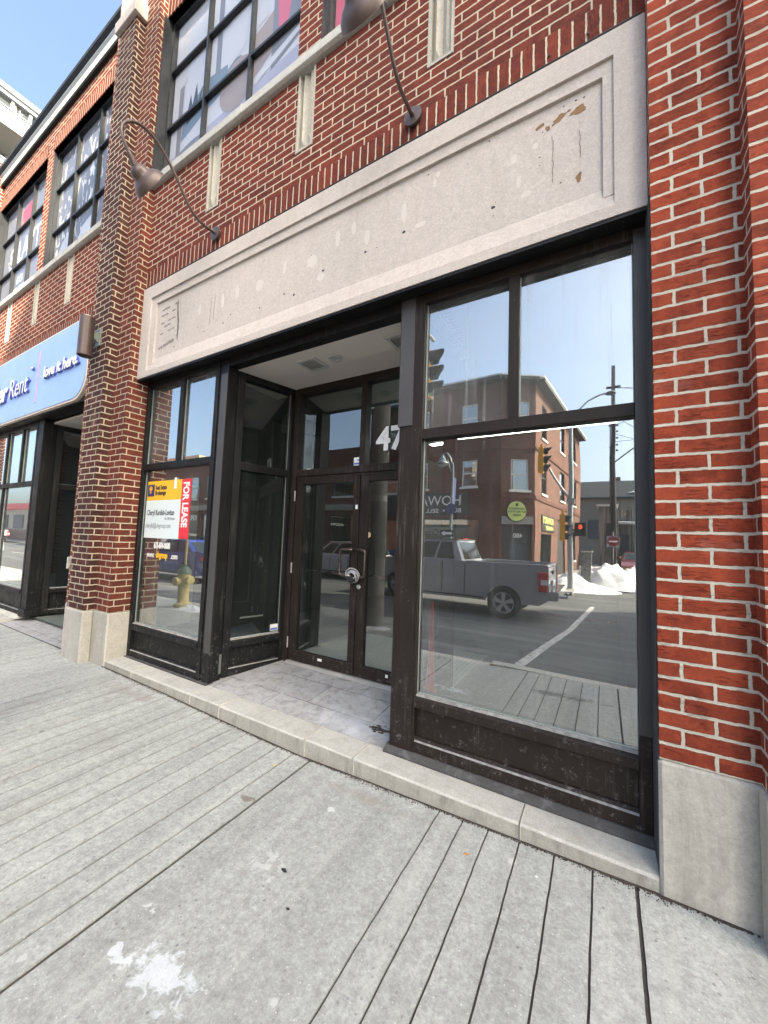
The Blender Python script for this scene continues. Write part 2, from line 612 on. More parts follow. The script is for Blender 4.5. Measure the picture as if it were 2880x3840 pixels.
def sidewalk_material():
    k = NT('sidewalk_concrete')
    co = k.co()
    a = k.noise(co, 1.3, 5)
    b = k.noise(co, 75, 6, 0.75)
    c = k.mix(a, (0.36, 0.375, 0.36), (0.45, 0.46, 0.44))
    c = k.mix(0.55, c, k.ramp(b, [(0.30, 0.5), (0.70, 1.15)]), 'MULTIPLY')
    c = k.mix(0.85, c, k.ramp(k.noise(co, 24, 8, 0.9), [(0.32, 0.55), (0.68, 1.28)]), 'MULTIPLY')
    c = k.mix(0.6, c, k.ramp(k.noise(k.vmap(co, scale=(5.2, .35, 1)), 1.0, 2), [(0.35, 0.80), (0.65, 1.12)]), 'MULTIPLY')
    c = k.mix(k.ramp(k.noise(k.vmap(co, loc=(2, 5, 0)), 2.6, 6, 0.75), [(0.55, 0.0), (0.72, 0.35)]), c, (0.22, 0.21, 0.18))
    # rubbed pale streaks running towards the kerb
    s = k.noise(k.vmap(co, scale=(16, 1.1, 1)), 1.0, 5, 0.65, 0.3)
    c = k.mix(k.math('MULTIPLY', k.ramp(s, [(0.55, 0.0), (0.72, 1.0)]), 0.30), c, (0.52, 0.51, 0.47))
    # exposed aggregate
    v = k.vor(co, 44)
    agg = k.ramp(k.noise(co, 2.1, 4), [(0.36, 0.15), (0.6, 1.0)])
    fl = k.math('MULTIPLY', k.ramp(v.outputs['Distance'], [(0.16, 1.0), (0.27, 0.0)]), agg)
    pick = k.ramp(v.outputs['Color'], [(0.60, 0.0), (0.80, 1.0)])
    c = k.mix(k.math('MULTIPLY', k.math('MULTIPLY', fl, pick), 0.7), c, (0.13, 0.135, 0.14))
    v2 = k.vor(k.vmap(co, loc=(3.3, 1.7, 0)), 75)
    pk2 = k.ramp(v2.outputs['Color'], [(0.72, 0.0), (0.76, 1.0)])
    c = k.mix(k.math('MULTIPLY', k.math('MULTIPLY', k.ramp(v2.outputs['Distance'], [(0.12, 1.0), (0.2, 0.0)]), pk2), 0.8), c, (0.66, 0.65, 0.60))
    # gum spots, old oil
    v3 = k.vor(k.vmap(co, loc=(1.3, 0.4, 0)), 3.1)
    pk3 = k.ramp(v3.outputs['Color'], [(0.58, 0.0), (0.62, 1.0)])
    spot = k.math('ADD', v3.outputs['Distance'], k.math('MULTIPLY', k.noise(co, 30, 3), 0.06))
    c = k.mix(k.math('MULTIPLY', k.math('MULTIPLY', k.ramp(spot, [(0.085, 1.0), (0.10, 0.0)]), pk3), 0.5), c, (0.60, 0.60, 0.58))
    v4 = k.vor(k.vmap(co, loc=(7.3, 2.4, 0)), 4.3)
    pk4 = k.ramp(v4.outputs['Color'], [(0.62, 0.0), (0.66, 1.0)])
    c = k.mix(k.math('MULTIPLY', k.math('MULTIPLY', k.ramp(v4.outputs['Distance'], [(0.05, 1.0), (0.075, 0.0)]), pk4), 0.55), c, (0.13, 0.125, 0.12))
    sep = k.n('SeparateXYZ')
    k.l(co, sep.inputs[0])
    X, Y = sep.outputs[0], sep.outputs[1]

    def radial(x, y, rx, ry, thr, col, amt, nsc=9, acc=None, soft=0.03):
        dx = k.math('DIVIDE', k.math('SUBTRACT', X, x), rx)
        dy = k.math('DIVIDE', k.math('SUBTRACT', Y, y), ry)
        d = k.math('SQRT', k.math('ADD', k.math('MULTIPLY', dx, dx), k.math('MULTIPLY', dy, dy)))
        n = k.noise(co, nsc, 6, 0.7, 0.5)
        val = k.math('SUBTRACT', k.math('ADD', n, thr), k.math('MULTIPLY', d, 0.42))
        return k.mix(k.math('MULTIPLY', k.ramp(val, [(0.5 - soft, 0.0), (0.5 + soft, 1.0)]), amt), acc, col)
    c = radial(-1.28, -1.20, 0.27, 0.125, 0.165, (0.66, 0.70, 0.74), 0.58, 23, c, 0.05)
    c = radial(-1.47, -1.235, 0.12, 0.05, 0.16, (0.66, 0.69, 0.72), 0.6, 24, c, 0.02)
    c = radial(-1.53, -1.09, 0.10, 0.035, 0.14, (0.62, 0.64, 0.65), 0.6, 24, c, 0.02)
    c = radial(-1.28, -0.30, 0.04, 0.03, 0.22, (0.66, 0.68, 0.68), 0.5, 28, c)
    c = radial(-1.73, -0.47, 0.06, 0.04, 0.25, (0.14, 0.11, 0.09), 0.7, 18, c)
    c = radial(-1.30, -0.72, 0.25, 0.2, 0.08, (0.55, 0.56, 0.54), 0.5, 20, c)
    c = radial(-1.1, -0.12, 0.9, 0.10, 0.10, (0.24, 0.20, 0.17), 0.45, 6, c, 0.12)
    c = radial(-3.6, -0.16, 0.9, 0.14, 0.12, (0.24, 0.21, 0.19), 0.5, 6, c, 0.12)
    c = radial(-0.35, -1.62, 0.9, 0.16, 0.13, (0.10, 0.095, 0.09), 0.8, 6, c, 0.06)
    c = radial(-3.0, -1.85, 1.6, 0.2, 0.1, (0.12, 0.11, 0.10), 0.7, 5, c, 0.06)
    k.set(c, 0.86, 0, 0.3)
    k.bump(k.math('ADD', k.math('MULTIPLY', b, 0.6), k.math('ADD', k.noise(co, 210, 3), k.math('MULTIPLY', fl, -0.5))), 0.4, 0.003)
    MATS['sidewalk_concrete'] = k.m


def road_material():
    k = NT('asphalt')
    co = k.co()
    f = k.noise(co, 0.9, 5)
    c = k.mix(f, (0.060, 0.062, 0.066), (0.10, 0.102, 0.105))
    c = k.mix(0.6, c, k.ramp(k.noise(co, 60, 5, 0.8), [(0.25, 0.6), (0.8, 1.3)]), 'MULTIPLY')
    s = k.noise(k.vmap(co, scale=(0.12, 1.6, 1)), 1.5, 5, 0.6)
    c = k.mix(k.math('MULTIPLY', k.ramp(s, [(0.48, 0.0), (0.68, 1.0)]), 0.5), c, (0.21, 0.212, 0.215))
    nzr = k.n('TexNoise')
    nzr.inputs['Scale'].default_value = .9
    nzr.inputs['Detail'].default_value = 5
    k.l(co, nzr.inputs['Vector'])
    av = k.n('VectorMath', operation='ADD')
    k.l(co, av.inputs[0])
    k.l(nzr.outputs['Color'], av.inputs[1])
    cr = k.vor(av.outputs[0], 0.30, 'DISTANCE_TO_EDGE')
    c = k.mix(k.math('MULTIPLY', k.ramp(cr.outputs['Distance'], [(0.003, 1.0), (0.008, 0.0)]), 0.5), c, (0.02, 0.02, 0.02))
    k.set(c, 0.8, 0, 0.35)
    k.bump(k.noise(co, 120, 4, 0.8), 0.3, 0.004)
    MATS['asphalt'] = k.m


def snow_material():
    k = NT('snow')
    co = k.co()
    f = k.noise(co, 3.0, 6, 0.65)
    c = k.mix(k.ramp(f, [(0.45, 0.0), (0.75, 0.7)]), (0.80, 0.82, 0.85), (0.36, 0.34, 0.31))
    k.set(c, 0.7)
    k.bump(k.noise(co, 9, 6, 0.7), 0.8, 0.05)
    MATS['snow'] = k.m


def slate_material():
    k = NT('slate_tile')
    co = k.co()
    br = k.n('TexBrick')
    br.offset = 0.5
    for nme, v in (('Scale', 1.0), ('Mortar Size', 0.003), ('Mortar Smooth', 0.2), ('Brick Width', 0.61), ('Row Height', 0.305), ('Bias', 0.0)):
        br.inputs[nme].default_value = v
    br.inputs['Color1'].default_value = (0.30, 0.30, 0.305, 1)
    br.inputs['Color2'].default_value = (0.38, 0.375, 0.37, 1)
    br.inputs['Mortar'].default_value = (0.035, 0.035, 0.035, 1)
    k.l(k.vmap(co, loc=(0.25, -0.105, 0)), br.inputs['Vector'])
    c = br.outputs['Color']
    c = k.mix(k.ramp(k.noise(co, 11, 7, 0.75, 1.0), [(0.47, 0.0), (0.62, 0.6)]), c, (0.15, 0.145, 0.15))
    c = k.mix(k.ramp(k.noise(co, 4.5, 6, 0.7), [(0.5, 0.0), (0.66, 0.8)]), c, (0.38, 0.38, 0.40))
    c = k.mix(k.ramp(k.noise(k.vmap(co, loc=(4, 4, 0)), 6.5, 5, 0.7), [(0.60, 0.0), (0.68, 0.5)]), c, (0.22, 0.19, 0.14))
    sep = k.n('SeparateXYZ')
    k.l(co, sep.inputs[0])
    dx = k.math('DIVIDE', k.math('SUBTRACT', sep.outputs[0], -1.55), 0.42)
    dy = k.math('DIVIDE', k.math('SUBTRACT', sep.outputs[1], 0.32), 0.22)
    d = k.math('SQRT', k.math('ADD', k.math('MULTIPLY', dx, dx), k.math('MULTIPLY', dy, dy)))
    val = k.math('SUBTRACT', k.math('ADD', k.noise(co, 7, 6, 0.7), 0.30), k.math('MULTIPLY', d, 0.35))
    c = k.mix(k.ramp(val, [(0.45, 0.0), (0.80, 0.65)]), c, (0.54, 0.56, 0.60))
    k.set(c, 0.75)
    k.bump(k.math('ADD', k.math('MULTIPLY', br.outputs['Fac'], -1.0), k.noise(co, 40, 5)), 0.4, 0.004)
    MATS['slate_tile'] = k.m


def hex_material():
    k = NT('penny_tile')
    co = k.co()
    v = k.vor(k.vmap(co, scale=(22, 22, 22)), 1.0, 'DISTANCE_TO_EDGE')
    v.inputs['Randomness'].default_value = 0.25
    c = k.mix(k.ramp(v.outputs['Distance'], [(0.03, 1.0), (0.09, 0.0)]), (0.80, 0.84, 0.80), (0.42, 0.46, 0.44))
    k.set(c, 0.4)
    MATS['penny_tile'] = k.m


sidewalk_material(); road_material(); snow_material(); slate_material(); hex_material()


def sheet(name, xs, ys, zf, mat, kind='structure'):
    m = MB()
    for a, b in zip(xs, xs[1:]):
        for c, d in zip(ys, ys[1:]):
            m.face([(a, c, zf(a, c)), (b, c, zf(b, c)), (b, d, zf(b, d)), (a, d, zf(a, d))])
    return tag(m.build(name, mat, smooth=True), kind=kind)


# earth below everything, reaching the horizon
sheet('ground', [-400, -100, 0, 100, 400], [-400, -100, 0, 100, 400], lambda x, y: -0.75, 'concrete_far')
plain('joint_dirt', (0.055, 0.05, 0.045), 0.95, 0, 0.5, 40)
# dirt filling the joints under the slabs
xs = [-46, -20, -12, -8, -6] + [p[0] for p in GP[2:-1]] + [4, 12, 46]
sheet('sidewalk_joint_fill', xs, [KY + 0.02, 0.0, 0.18], lambda x, y: gz(x, y) - 0.008, 'joint_dirt')
joints = [(-14.5, 2)]
x = -14.5
while x < -8.6:
    x += 0.152
    joints.append((round(x, 3), 1))
joints += [(-7.0, 2), (-6.85, 1), (-6.7, 1), (-6.55, 1), (-6.4, 1), (-6.25, 1), (-6.1, 1), (-5.95, 1), (-5.8, 1), (-5.65, 1), (-5.5, 1), (-5.35, 2)]
joints += [(v, 1) for v in (-4.35, -4.20, -4.05, -3.90, -3.75, -3.60, -3.44, -3.29, -3.14, -2.99, -2.85, -2.70, -2.57, -2.42, -2.28, -2.13, -1.97, -1.82)]
joints += [(-1.675, 3), (-0.77, 1), (-0.64, 1), (-0.51, 1), (-0.36, 1), (-0.205, 1), (-0.05, 1), (0.11, 2)]
joints += [(1.6 + 0.152 * i, 1) for i in range(9)] + [(4.6, 2), (7.5, 2), (11, 2), (16, 2), (24, 2), (45, 1)]
WID = {1: 0.0042, 2: 0.007, 3: 0.010}
m = MB()
rnd = random.Random(4)
px, pw = -45.0, 1
WL = lambda x, w: WID[w] * (1.45 if x < -1.7 and w == 1 else 1)
for jx, jw in joints:
    a, b = px + WL(px, pw), jx - WL(jx, jw)
    n = max(1, int((b - a) / 0.22))
    # slab edges waver slightly, as hand-run tooled joints do
    ys = [-0.010] + [-0.05 * q_ for q_ in range(1, 34)] + [-1.9, KY]
    wob = lambda y, s: 0.0008 * math.sin(y * 19 + s * 7.3) + 0.0007 * math.sin(y * 53 + s * 3.1) + 0.0007 * math.sin(y * 131 + s * 5.1)
    cols = [a + (b - a) * i / n for i in range(n + 1)]
    for i in range(n):
        for j in range(len(ys) - 1):
            P = []
            for (ci, yy) in ((i, ys[j]), (i, ys[j + 1]), (i + 1, ys[j + 1]), (i + 1, ys[j])):
                xx = cols[ci] + (wob(yy, a) if ci == 0 else wob(yy, b) if ci == n else 0)
                P.append((xx, yy, gz(xx, yy)))
            m.face(P)
    for ci in (0, n):
        for j in range(len(ys) - 1):
            xa = cols[ci] + wob(ys[j], a if ci == 0 else b)
            xb = cols[ci] + wob(ys[j + 1], a if ci == 0 else b)
            m.face([(xa, ys[j], gz(xa, ys[j])), (xa, ys[j], gz(xa, ys[j]) - 0.03), (xb, ys[j + 1], gz(xb, ys[j + 1]) - 0.03), (xb, ys[j + 1], gz(xb, ys[j + 1]))], flip=(ci == n))
    px, pw = jx, jw
tag(m.build('sidewalk', 'sidewalk_concrete'), kind='structure')
m = MB()
for i in range(60):
    a, b = -46 + i * 1.6, -46 + i * 1.6 + 1.594
    z = gz((a + b) / 2, KY)
    m.box(a, b, KY - 0.15, KY - 0.004, -0.5, z)
tag(m.build('kerb', 'kerb_granite', bevel=0.012), kind='structure')
sheet('road', [-160, -60, -30, -15, -8, -4, 0, 4, 10, 30, 90], [-60, -30, FY, -10, -8, -7, -5.5, -4, KY - 0.15], lambda x, y: road_z(y), 'asphalt')
# stop line across the street, painted, running away from the near kerb
k = NT('worn_road_paint')
co = k.co()
t = k.t
f = k.ramp(k.noise(co, 14, 6, 0.75), [(0.40, 0.0), (0.52, 1.0)])
k.set((0.62, 0.62, 0.60), 0.7)
k.set(k.mix(f, (0.16, 0.16, 0.16), (0.50, 0.50, 0.48)))
MATS['worn_road_paint'] = k.m
m = MB()
ys = [-2.62, -4, -5.5, -7, -8, -9.5, -11.0]
for c, d in zip(ys, ys[1:]):
    xa = lambda y: -1.10 + (y + 2.62) * -0.088
    m.face([(xa(c), c, road_z(c) + .004), (xa(d), d, road_z(d) + .004), (xa(d) + .13, d, road_z(d) + .004), (xa(c) + .13, c, road_z(c) + .004)])
tag(m.build('road_marking', 'worn_road_paint'), kind='structure')
m = MB()
for i in range(14):
    m.box(-22 - i * 6, -25 - i * 6, -7.7, -7.58, RZ + .003, RZ + .006)
tag(m.build('road_marking', 'worn_road_paint'), kind='structure')
# far pavement on the other side, with a side street opening on the right
m = MB()
m.box(-150, -1.0, -16.15, FY, -0.7, RZ + 0.13)
m.box(-2.9, -0.95, -30, -16.15, -0.7, RZ + 0.13)
m.box(5.5, 60, -60, FY, -0.7, RZ + 0.13)
tag(m.build('far_sidewalk', 'concrete_far'), kind='structure')

# ================================================================== MAIN BUILDING
XL, XR = -4.475, 0.196
bldg = root('brick_building', (-2.14, 0, 0), 'long two storey red brick commercial building with pale stone name band and dark shopfronts', 'building')
ZSB, ZST = 4.125, 4.335     # soldier course over the name band
ZH = 7.54                   # window heads
ZTOP = 8.03
ZSILL = 5.34


def wall_cells(m, x0, x1, z0, z1, holes, y, mi=0, depth=0.09):
    xs = sorted({x0, x1, *[h[0] for h in holes], *[h[1] for h in holes]})
    zs = sorted({z0, z1, *[h[2] for h in holes], *[h[3] for h in holes]})
    for a, b in zip(xs, xs[1:]):
        for c, d in zip(zs, zs[1:]):
            cx, cz = (a + b) / 2, (c + d) / 2
            if any(h[0] < cx < h[1] and h[2] < cz < h[3] for h in holes):
                continue
            m.face([(a, y, c), (b, y, c), (b, y, d), (a, y, d)], mi=mi)
    for h in holes:
        a, b, c, d = h
        m.face([(a, y, c), (a, y, d), (a, y + depth, d), (a, y + depth, c)], mi=mi, flip=True)
        m.face([(b, y, c), (b, y + depth, c), (b, y + depth, d), (b, y, d)], mi=mi, flip=True)
        m.face([(a, y, d), (b, y, d), (b, y + depth, d), (a, y + depth, d)], mi=mi, flip=True)
        m.face([(a, y, c), (a, y + depth, c), (b, y + depth, c), (b, y, c)], mi=mi, flip=True)


def soldier(m, x0, x1, z0, z1, y, depth=0.0, mi=1):
    m.face([(x0, y, z0), (x1, y, z0), (x1, y, z1), (x0, y, z1)], uv=[(0.006, x0), (0.006, x1), (0.206, x1), (0.206, x0)], mi=mi)
    if depth:
        # dog-toothed underside
        m.face([(x0, y, z0), (x0, y + depth, z0), (x1, y + depth, z0), (x1, y, z0)], uv=[(0.02, x0), (0.1, x0), (0.1, x1), (0.02, x1)], mi=mi)


wall = MB()
strips = []
windows = []
for bx in (XL - 11.39, XL - 5.695, XL, XL + 5.695):
    x0, x1 = bx, bx + 4.671
    c = (x0 + x1) / 2
    sx = [c - 1.21, c, c + 1.21]
    wins = [(x0, c - 0.125), (c + 0.125, x1)]
    holes = [(a, b, ZSILL + 0.1, ZH) for a, b in wins] + [(s - 0.095, s + 0.095, 4.62, ZSILL + .004) for s in sx]
    # full-width field between soldier course and cornice, with everything let in
    wall_cells(wall, x0, x1, ZST, ZSILL + 0.1, [h for h in holes if h[3] <= ZSILL + .01], 0.10)
    wall_cells(wall, x0, x1, ZSILL + 0.1, ZH, [h for h in holes if h[2] > ZSILL], 0.10)
    soldier(wall, x0, x1, ZSB - 0.01, ZST, 0.10)
    for a, b in wins:
        soldier(wall, a, b, ZH, ZH + 0.215, 0.088, 0.10)
    wall_cells(wall, x0, x1, ZH, ZTOP + 0.02, [], 0.10)
    strips += sx
    windows += [(a, b) for a, b in wins]
wall.build('wall', ['brick_red', 'brick_soldier'], bldg)
core = MB()
core.box(-26, -17.2, 0.1, 12, 0, 8.9)
core.box(-17.2, 7.2, 5.9, 12, 0, 8.7)
core.box(-17.2, 7.2, 0.5, 5.9, 8.5, 8.7)
core.box(-17.2, 7.2, 0.32, 5.9, 4.1, 4.2)
core.box(7.2, 14.9, 0.1, 12, 0, 8.9)
core.build('wall', 'brick_red', bldg)

# pilasters: two steps each
PX = [XL - 11.39 - 1.024, XL - 5.695 - 1.024, XL - 1.024, XR, XR + 5.695]
for i, a in enumerate(PX):
    b = a + 1.024
    mat = 'brick_bright' if a > 0 else ('brick_sooty' if a > -6 else 'brick_red')
    m = MB()
    zt = 8.5
    m.box(a, b, 0.0, 0.34, ZP, zt, skip='k')
    m.box(a + 0.315, b - 0.315, -0.10, 0.0, ZP, 7.56, skip='k', mi=1)
    p = m.build('pilaster', [mat, 'brick_charred' if -6 < a < 0 else mat], bldg)
    m = MB()
    m.box(a - 0.004, b + 0.004, -0.006, 0.30, -0.1, ZP - 0.004, skip='b')
    m.box(a + 0.30, b - 0.305, -0.112, -0.0062, -0.1, ZP - 0.004, skip='b')
    m.build('plinth', 'plinth_stone', p, bevel=0.012)
    # stone cap shaft rising over the roof line
    m = MB()
    cx = (a + b) / 2
    m.box(a + 0.27, b - 0.27, -0.145, -0.001, 7.56, 7.70)
    m.prism([(-0.145, 7.70), (-0.001, 7.70), (-0.001, 7.76), (-0.11, 7.76)], a + 0.27, b - 0.27)
    m.box(a + 0.30, cx - 0.03, -0.11, -0.001, 7.76, 9.2)
    m.box(cx + 0.03, b - 0.30, -0.11, -0.001, 7.76, 9.2)
    m.box(cx - 0.03, cx + 0.03, -0.075, -0.001, 7.76, 9.2)
    m.build('cap_stone', 'limestone', p, bevel=0.006)

# cornice along every bay
for bx in (XL - 11.39, XL - 5.695, XL, XL + 5.695):
    a, b = bx + 0.002, bx + 4.669
    m = MB()
    m.box(a, b, 0.055, 0.32, ZTOP + 0.0, ZTOP + 0.03, mi=1)  # dark strip paints the shadow line under the stone band
    m.box(a, b, 0.045, 0.32, ZTOP + 0.03, ZTOP + 0.145, mi=0)
    m.box(a, b, 0.060, 0.32, ZTOP + 0.145, ZTOP + 0.16, mi=1)
    m.prism([(0.045, ZTOP + .16), (0.32, ZTOP + .16), (0.32, ZTOP + .20), (0.025, ZTOP + .20), (0.025, ZTOP + .19)], a, b, mi=2)
    m.prism([(0.03, ZTOP + .20), (0.32, ZTOP + .20), (0.32, ZTOP + .36), (0.0, ZTOP + .36), (-0.012, ZTOP + .26)], a, b, mi=1)
    m.build('cornice', ['cornice_stone', 'black_metal', 'galvanised'], bldg)

# precast vertical accent strips under the upper windows
for s in strips:
    m = MB()
    w2 = 0.094
    z0, z1 = 4.622, ZSILL - 0.002
    # outer frame and pointed fluted inset
    m.box(s - w2, s + w2, .142, .188, z0, ZSILL + .012)
    m.box(s - w2 + .001, s + w2 - .001, .1405, .1415, z0 + .02, z1)
    m.box(s - w2, s - w2 + .02, 0.094, 0.16, z0, z1)
    m.box(s + w2 - .02, s + w2, 0.094, 0.16, z0, z1)
    m.box(s - w2 + .02, s + w2 - .02, 0.094, 0.16, z0, z0 + .02)
    for q in (-1, 1):
        xa, xb = (s - w2 + .02, s) if q < 0 else (s, s + w2 - .02)
        xm = (xa + xb) / 2
        m.face([(xa, .14, z0 + .02), (xm, .105, z0 + .12), (xm, .105, z1), (xa, .14, z1)])
        m.face([(xb, .14, z0 + .02), (xb, .14, z1), (xm, .105, z1), (xm, .105, z0 + .12)])
        m.face([(xa, .14, z0 + .02), (xb, .14, z0 + .02), (xm, .105, z0 + .12)])
    m.build('accent_strip', 'cast_stone', bldg)

# continuous stone sills with weathered top
for bx in (XL - 11.39, XL - 5.695, XL, XL + 5.695):
    a, b = bx + .002, bx + 4.669
    n = 3
    m = MB()
    for i in range(n):
        xa, xb = a + (b - a) * i / n, a + (b - a) * (i + 1) / n - .006
        m.prism([(0.045, ZSILL + .015), (0.07, ZSILL), (0.30, ZSILL), (0.30, ZSILL + .14), (0.05, ZSILL + .105)], xa, xb)
    m.build('window_sill', 'kerb_granite', bldg, bevel=0.004)


# ---- upper windows
def upper_window(x0, x1, idx):
    y = 0.175
    z0, z1 = ZSILL + 0.13, ZH - 0.012
    m = MB()
    # metal-lined left reveal
    m.box(x0 + .001, x0 + .012, 0.055 if idx % 2 == 0 else 0.101, y, z0 - .02, z1)
    ncol = 3
    T = 0.034
    m.box(x0 + .012, x0 + .012 + T, y - .02, y + .05, z0, z1)
    m.box(x1 - T, x1 - .002, y - .02, y + .05, z0, z1)
    m.box(x0 + .012 + T, x1 - T, y - .02, y + .05, z0, z0 + T)
    m.box(x0 + .012 + T, x1 - T, y - .02, y + .05, z1 - T, z1)
    xs_ = [x0 + 0.012 + (x1 - x0 - 0.012) * i / 3 for i in range(4)]
    zt = [z0, 6.135, 6.875, z1]
    for xx in xs_[1:3]:
        m.box(xx - .015, xx + .015, y - .022, y + .05, z0 + T, z1 - T)
    for zz in zt[1:3]:
        for i in range(3):
            m.box(xs_[i] + .0152, xs_[i + 1] - .0152, y - .018, y + .045, zz - .015, zz + .015)
    wdw = m.build('window', 'steel_window', bldg)
    g = MB()
    g.face([(x0 + .02, y + .012, z0 + .01), (x1 - .02, y + .012, z0 + .01), (x1 - .02, y + .012, z1 - .01), (x0 + .02, y + .012, z1 - .01)])
    g.build('pane', 'glass_print', wdw)
    return wdw, (xs_, zt, y)


def print_panel(wdw, x0, x1, z0, z1, y, base, shapes):
    """large window film: a pale photograph-like print made of flat colour areas"""
    m = MB()
    m.box(x0, x1, y, y + .01, z0, z1)
    m.build('window_print', base, wdw)
    mats = {}
    lay = 0
    for mat, pts in shapes:
        lay += 1
        mm = MB()
        yy = y - .0015 * (1 + lay * 0.12)
        mm.face([(x0 + (x1 - x0) * u, yy, z0 + (z1 - z0) * v) for u, v in pts])
        mm.build('print_area', mat, wdw)


plain('film_white', (0.66, 0.67, 0.74), 0.6, 0, .08, 2)
plain('film_lilac', (0.46, 0.46, 0.60), 0.6, 0, .12, 2)
plain('film_grey', (0.24, 0.245, 0.30), 0.6, 0, .2, 3)
plain('film_dark', (0.06, 0.07, 0.09), 0.6, 0, .2, 3)
plain('film_blue', (0.20, 0.27, 0.36), 0.6, 0, .3, 4)
plain('film_pink', (0.72, 0.16, 0.25), 0.6, 0, .1, 3)
plain('film_tan', (0.40, 0.33, 0.32), 0.6, 0, .1, 3)
plain('film_red', (0.75, 0.08, 0.12), 0.6, 0, .1, 3)
plain('dark_backing', (0.02, 0.022, 0.025), 0.9)
k = NT('reflection_dapple')
co = k.co()
nz = k.noise(k.vmap(co, scale=(13, 1, 5.0), rot=(0, R(28), 0)), 1.0, 3, 0.5, 0.4)
k.set(k.mix(k.ramp(nz, [(0.56, 0.0), (0.61, 1.0)]), (0.20, 0.205, 0.255), (0.82, 0.82, 0.80)), 0.6)  # pale shards paint window reflections into the colour
MATS['reflection_dapple'] = k.m


def ell(cx, cy, rx, ry, n=18, a0=0.0):
    return [(cx + rx * math.cos(2 * math.pi * i / n + a0), cy + ry * math.sin(2 * math.pi * i / n + a0)) for i in range(n)]


for idx, (a, b) in enumerate(windows):
    wdw, (xs_, zt, y) = upper_window(a, b, idx)
    X0, X1, Z0, Z1 = a + .06, b - .05, zt[0] + .02, zt[3] - .02
    yy = y + .03
    if idx == 4:   # window over the empty shop: the interior photograph film
        sh = [('film_lilac', [(0, 0), (1, 0), (1, .20), (0, .14)]),
              ('film_white', [(.04, .56), (.32, .62), (.32, 1), (.04, 1)]),
              ('film_grey', [(.06, .13), (.10, .13), (.10, .56), (.06, .56)]),
              ('film_blue', [(.10, .20), (.32, .27), (.60, .32), (.58, .42), (.30, .46), (.16, .36), (.12, .34)]),
              ('film_dark', [(.14, .33), (.17, .46), (.19, .38), (.22, .50), (.24, .37), (.27, .45), (.27, .32), (.15, .28)]),
              ('film_white', ell(.13, .86, .06, .10)),
              ('film_white', [(.24, .66), (.32, .70), (.32, 1), (.24, 1)]),
              ('film_grey', [(.38, .40), (.42, .42), (.42, 1), (.38, 1)]),
              ('film_white', [(.48, .40), (.62, .46), (.62, .98), (.48, .92)]),
              ('film_tan', ell(.56, .27, .13, .14)),
              ('film_tan', [(.66, .20), (.80, .28), (.80, .50), (.66, .44)]),
              ('film_grey', [(.80, .18), (1, .26), (1, .98), (.80, .85)]),
              ('film_white', [(.68, .48), (.76, .50), (.76, 1), (.68, 1)]),
              ('film_pink', [(.84, .36), (.90, .38), (.93, .62), (.91, .80), (.84, .78), (.82, .6)]),
              ('film_grey', ell(.22, .10, .14, .055)),
              ('film_white', [(.70, .22), (.98, .30), (.98, .27), (.70, .17)])]
        print_panel(wdw, X0, X1, Z0, Z1, yy, 'film_white', sh)
    elif idx == 5:
        print_panel(wdw, X0, X1, Z0, Z1, yy, 'film_white', [('film_pink', [(0, .0), (.24, .02), (.24, .7), (0, .6)]), ('film_grey', [(.3, 0), (1, .1), (1, 1), (.3, 1)])])
    elif idx == 3:  # dappled reflections painted on the panel behind the glass
        print_panel(wdw, X0, X1, Z0, Z1, yy, 'reflection_dapple', [('film_white', [(.02, .01), (.30, .02), (.26, .26), (.14, .20), (.04, .08)]), ('film_white', [(.36, .02), (.60, .04), (.62, .24), (.46, .20)]), ('film_blue', [(.40, .03), (.50, .04), (.50, .13), (.42, .12)])])
    elif idx == 2:
        print_panel(wdw, X0, X1, Z0, Z1, yy, 'film_grey', [('film_red', [(.36, .72), (.63, .70), (.63, .92), (.36, .88)])])
        yl = yy - .004
        for s_, xx, zz, sz in (('S', -9.78, 6.22, .62), ('LAYTE', -9.38, 6.26, .60)):
            text('lettering', s_, sz, (xx, yl, zz), (1, 0, 0), (0, 0, 1), 'white_paint', wdw, sx=.74, bold=.006)
        text('lettering', 'THE', .15, (-9.86, yl, 6.33), (1, 0, 0), (0, 0, 1), 'white_paint', wdw, bold=.003)
        text('lettering', '613\n700 5ZG', .21, (-9.15, yl, 5.82), (1, 0, 0), (0, 0, 1), 'white_paint', wdw, bold=.004, align='CENTER', sx=.9)
    else:
        print_panel(wdw, X0, X1, Z0, Z1, yy, 'film_grey', [])

# ---- limestone name band (fascia) over the empty shop
m = MB()
FZ0, FZ1 = 3.083, 4.12
m.box(XL + .003, XR - .003, 0.115, 0.30, FZ0, FZ1)
rx0, rx1, rz1, rz0 = -4.306, 0.056, 3.978, 3.215
sx0, sx1, sz1, sz0 = -4.213, 0.006, 3.900, 3.245
# stepped frame: flat border, first step, field
for (ax, bx_, az, bz, y0_) in (((XL + .003), rx0, FZ0, FZ1, 0.08), (rx1, XR - .003, FZ0, FZ1, 0.08)):
    m.box(ax, bx_, y0_, 0.115, az, bz)
m.box(rx0, rx1, 0.08, 0.115, rz1, FZ1)
m.prism([(0.08, FZ0), (0.115, FZ0), (0.115, rz0 + .06), (0.08, rz0 - .07)], rx0, rx1)
m.box(rx0, rx1, 0.096, 0.115, sz1, rz1)
m.box(rx0, sx0, 0.096, 0.115, rz0 - .0, sz1)
m.box(sx1, rx1, 0.096, 0.115, rz0 - .0, sz1)
fas = m.build('stone_fascia', 'limestone', bldg)
plain('glue_brown', (0.23, 0.13, 0.055), 0.8, 0, .4, 60)
plain('glue_grey', (0.26, 0.22, 0.21), 0.9, 0, .3, 60)
plain('patch_white', (0.58, 0.53, 0.485), 0.85, 0, .06, 30)
plain('hole_dark', (0.05, 0.04, 0.04), 0.9)


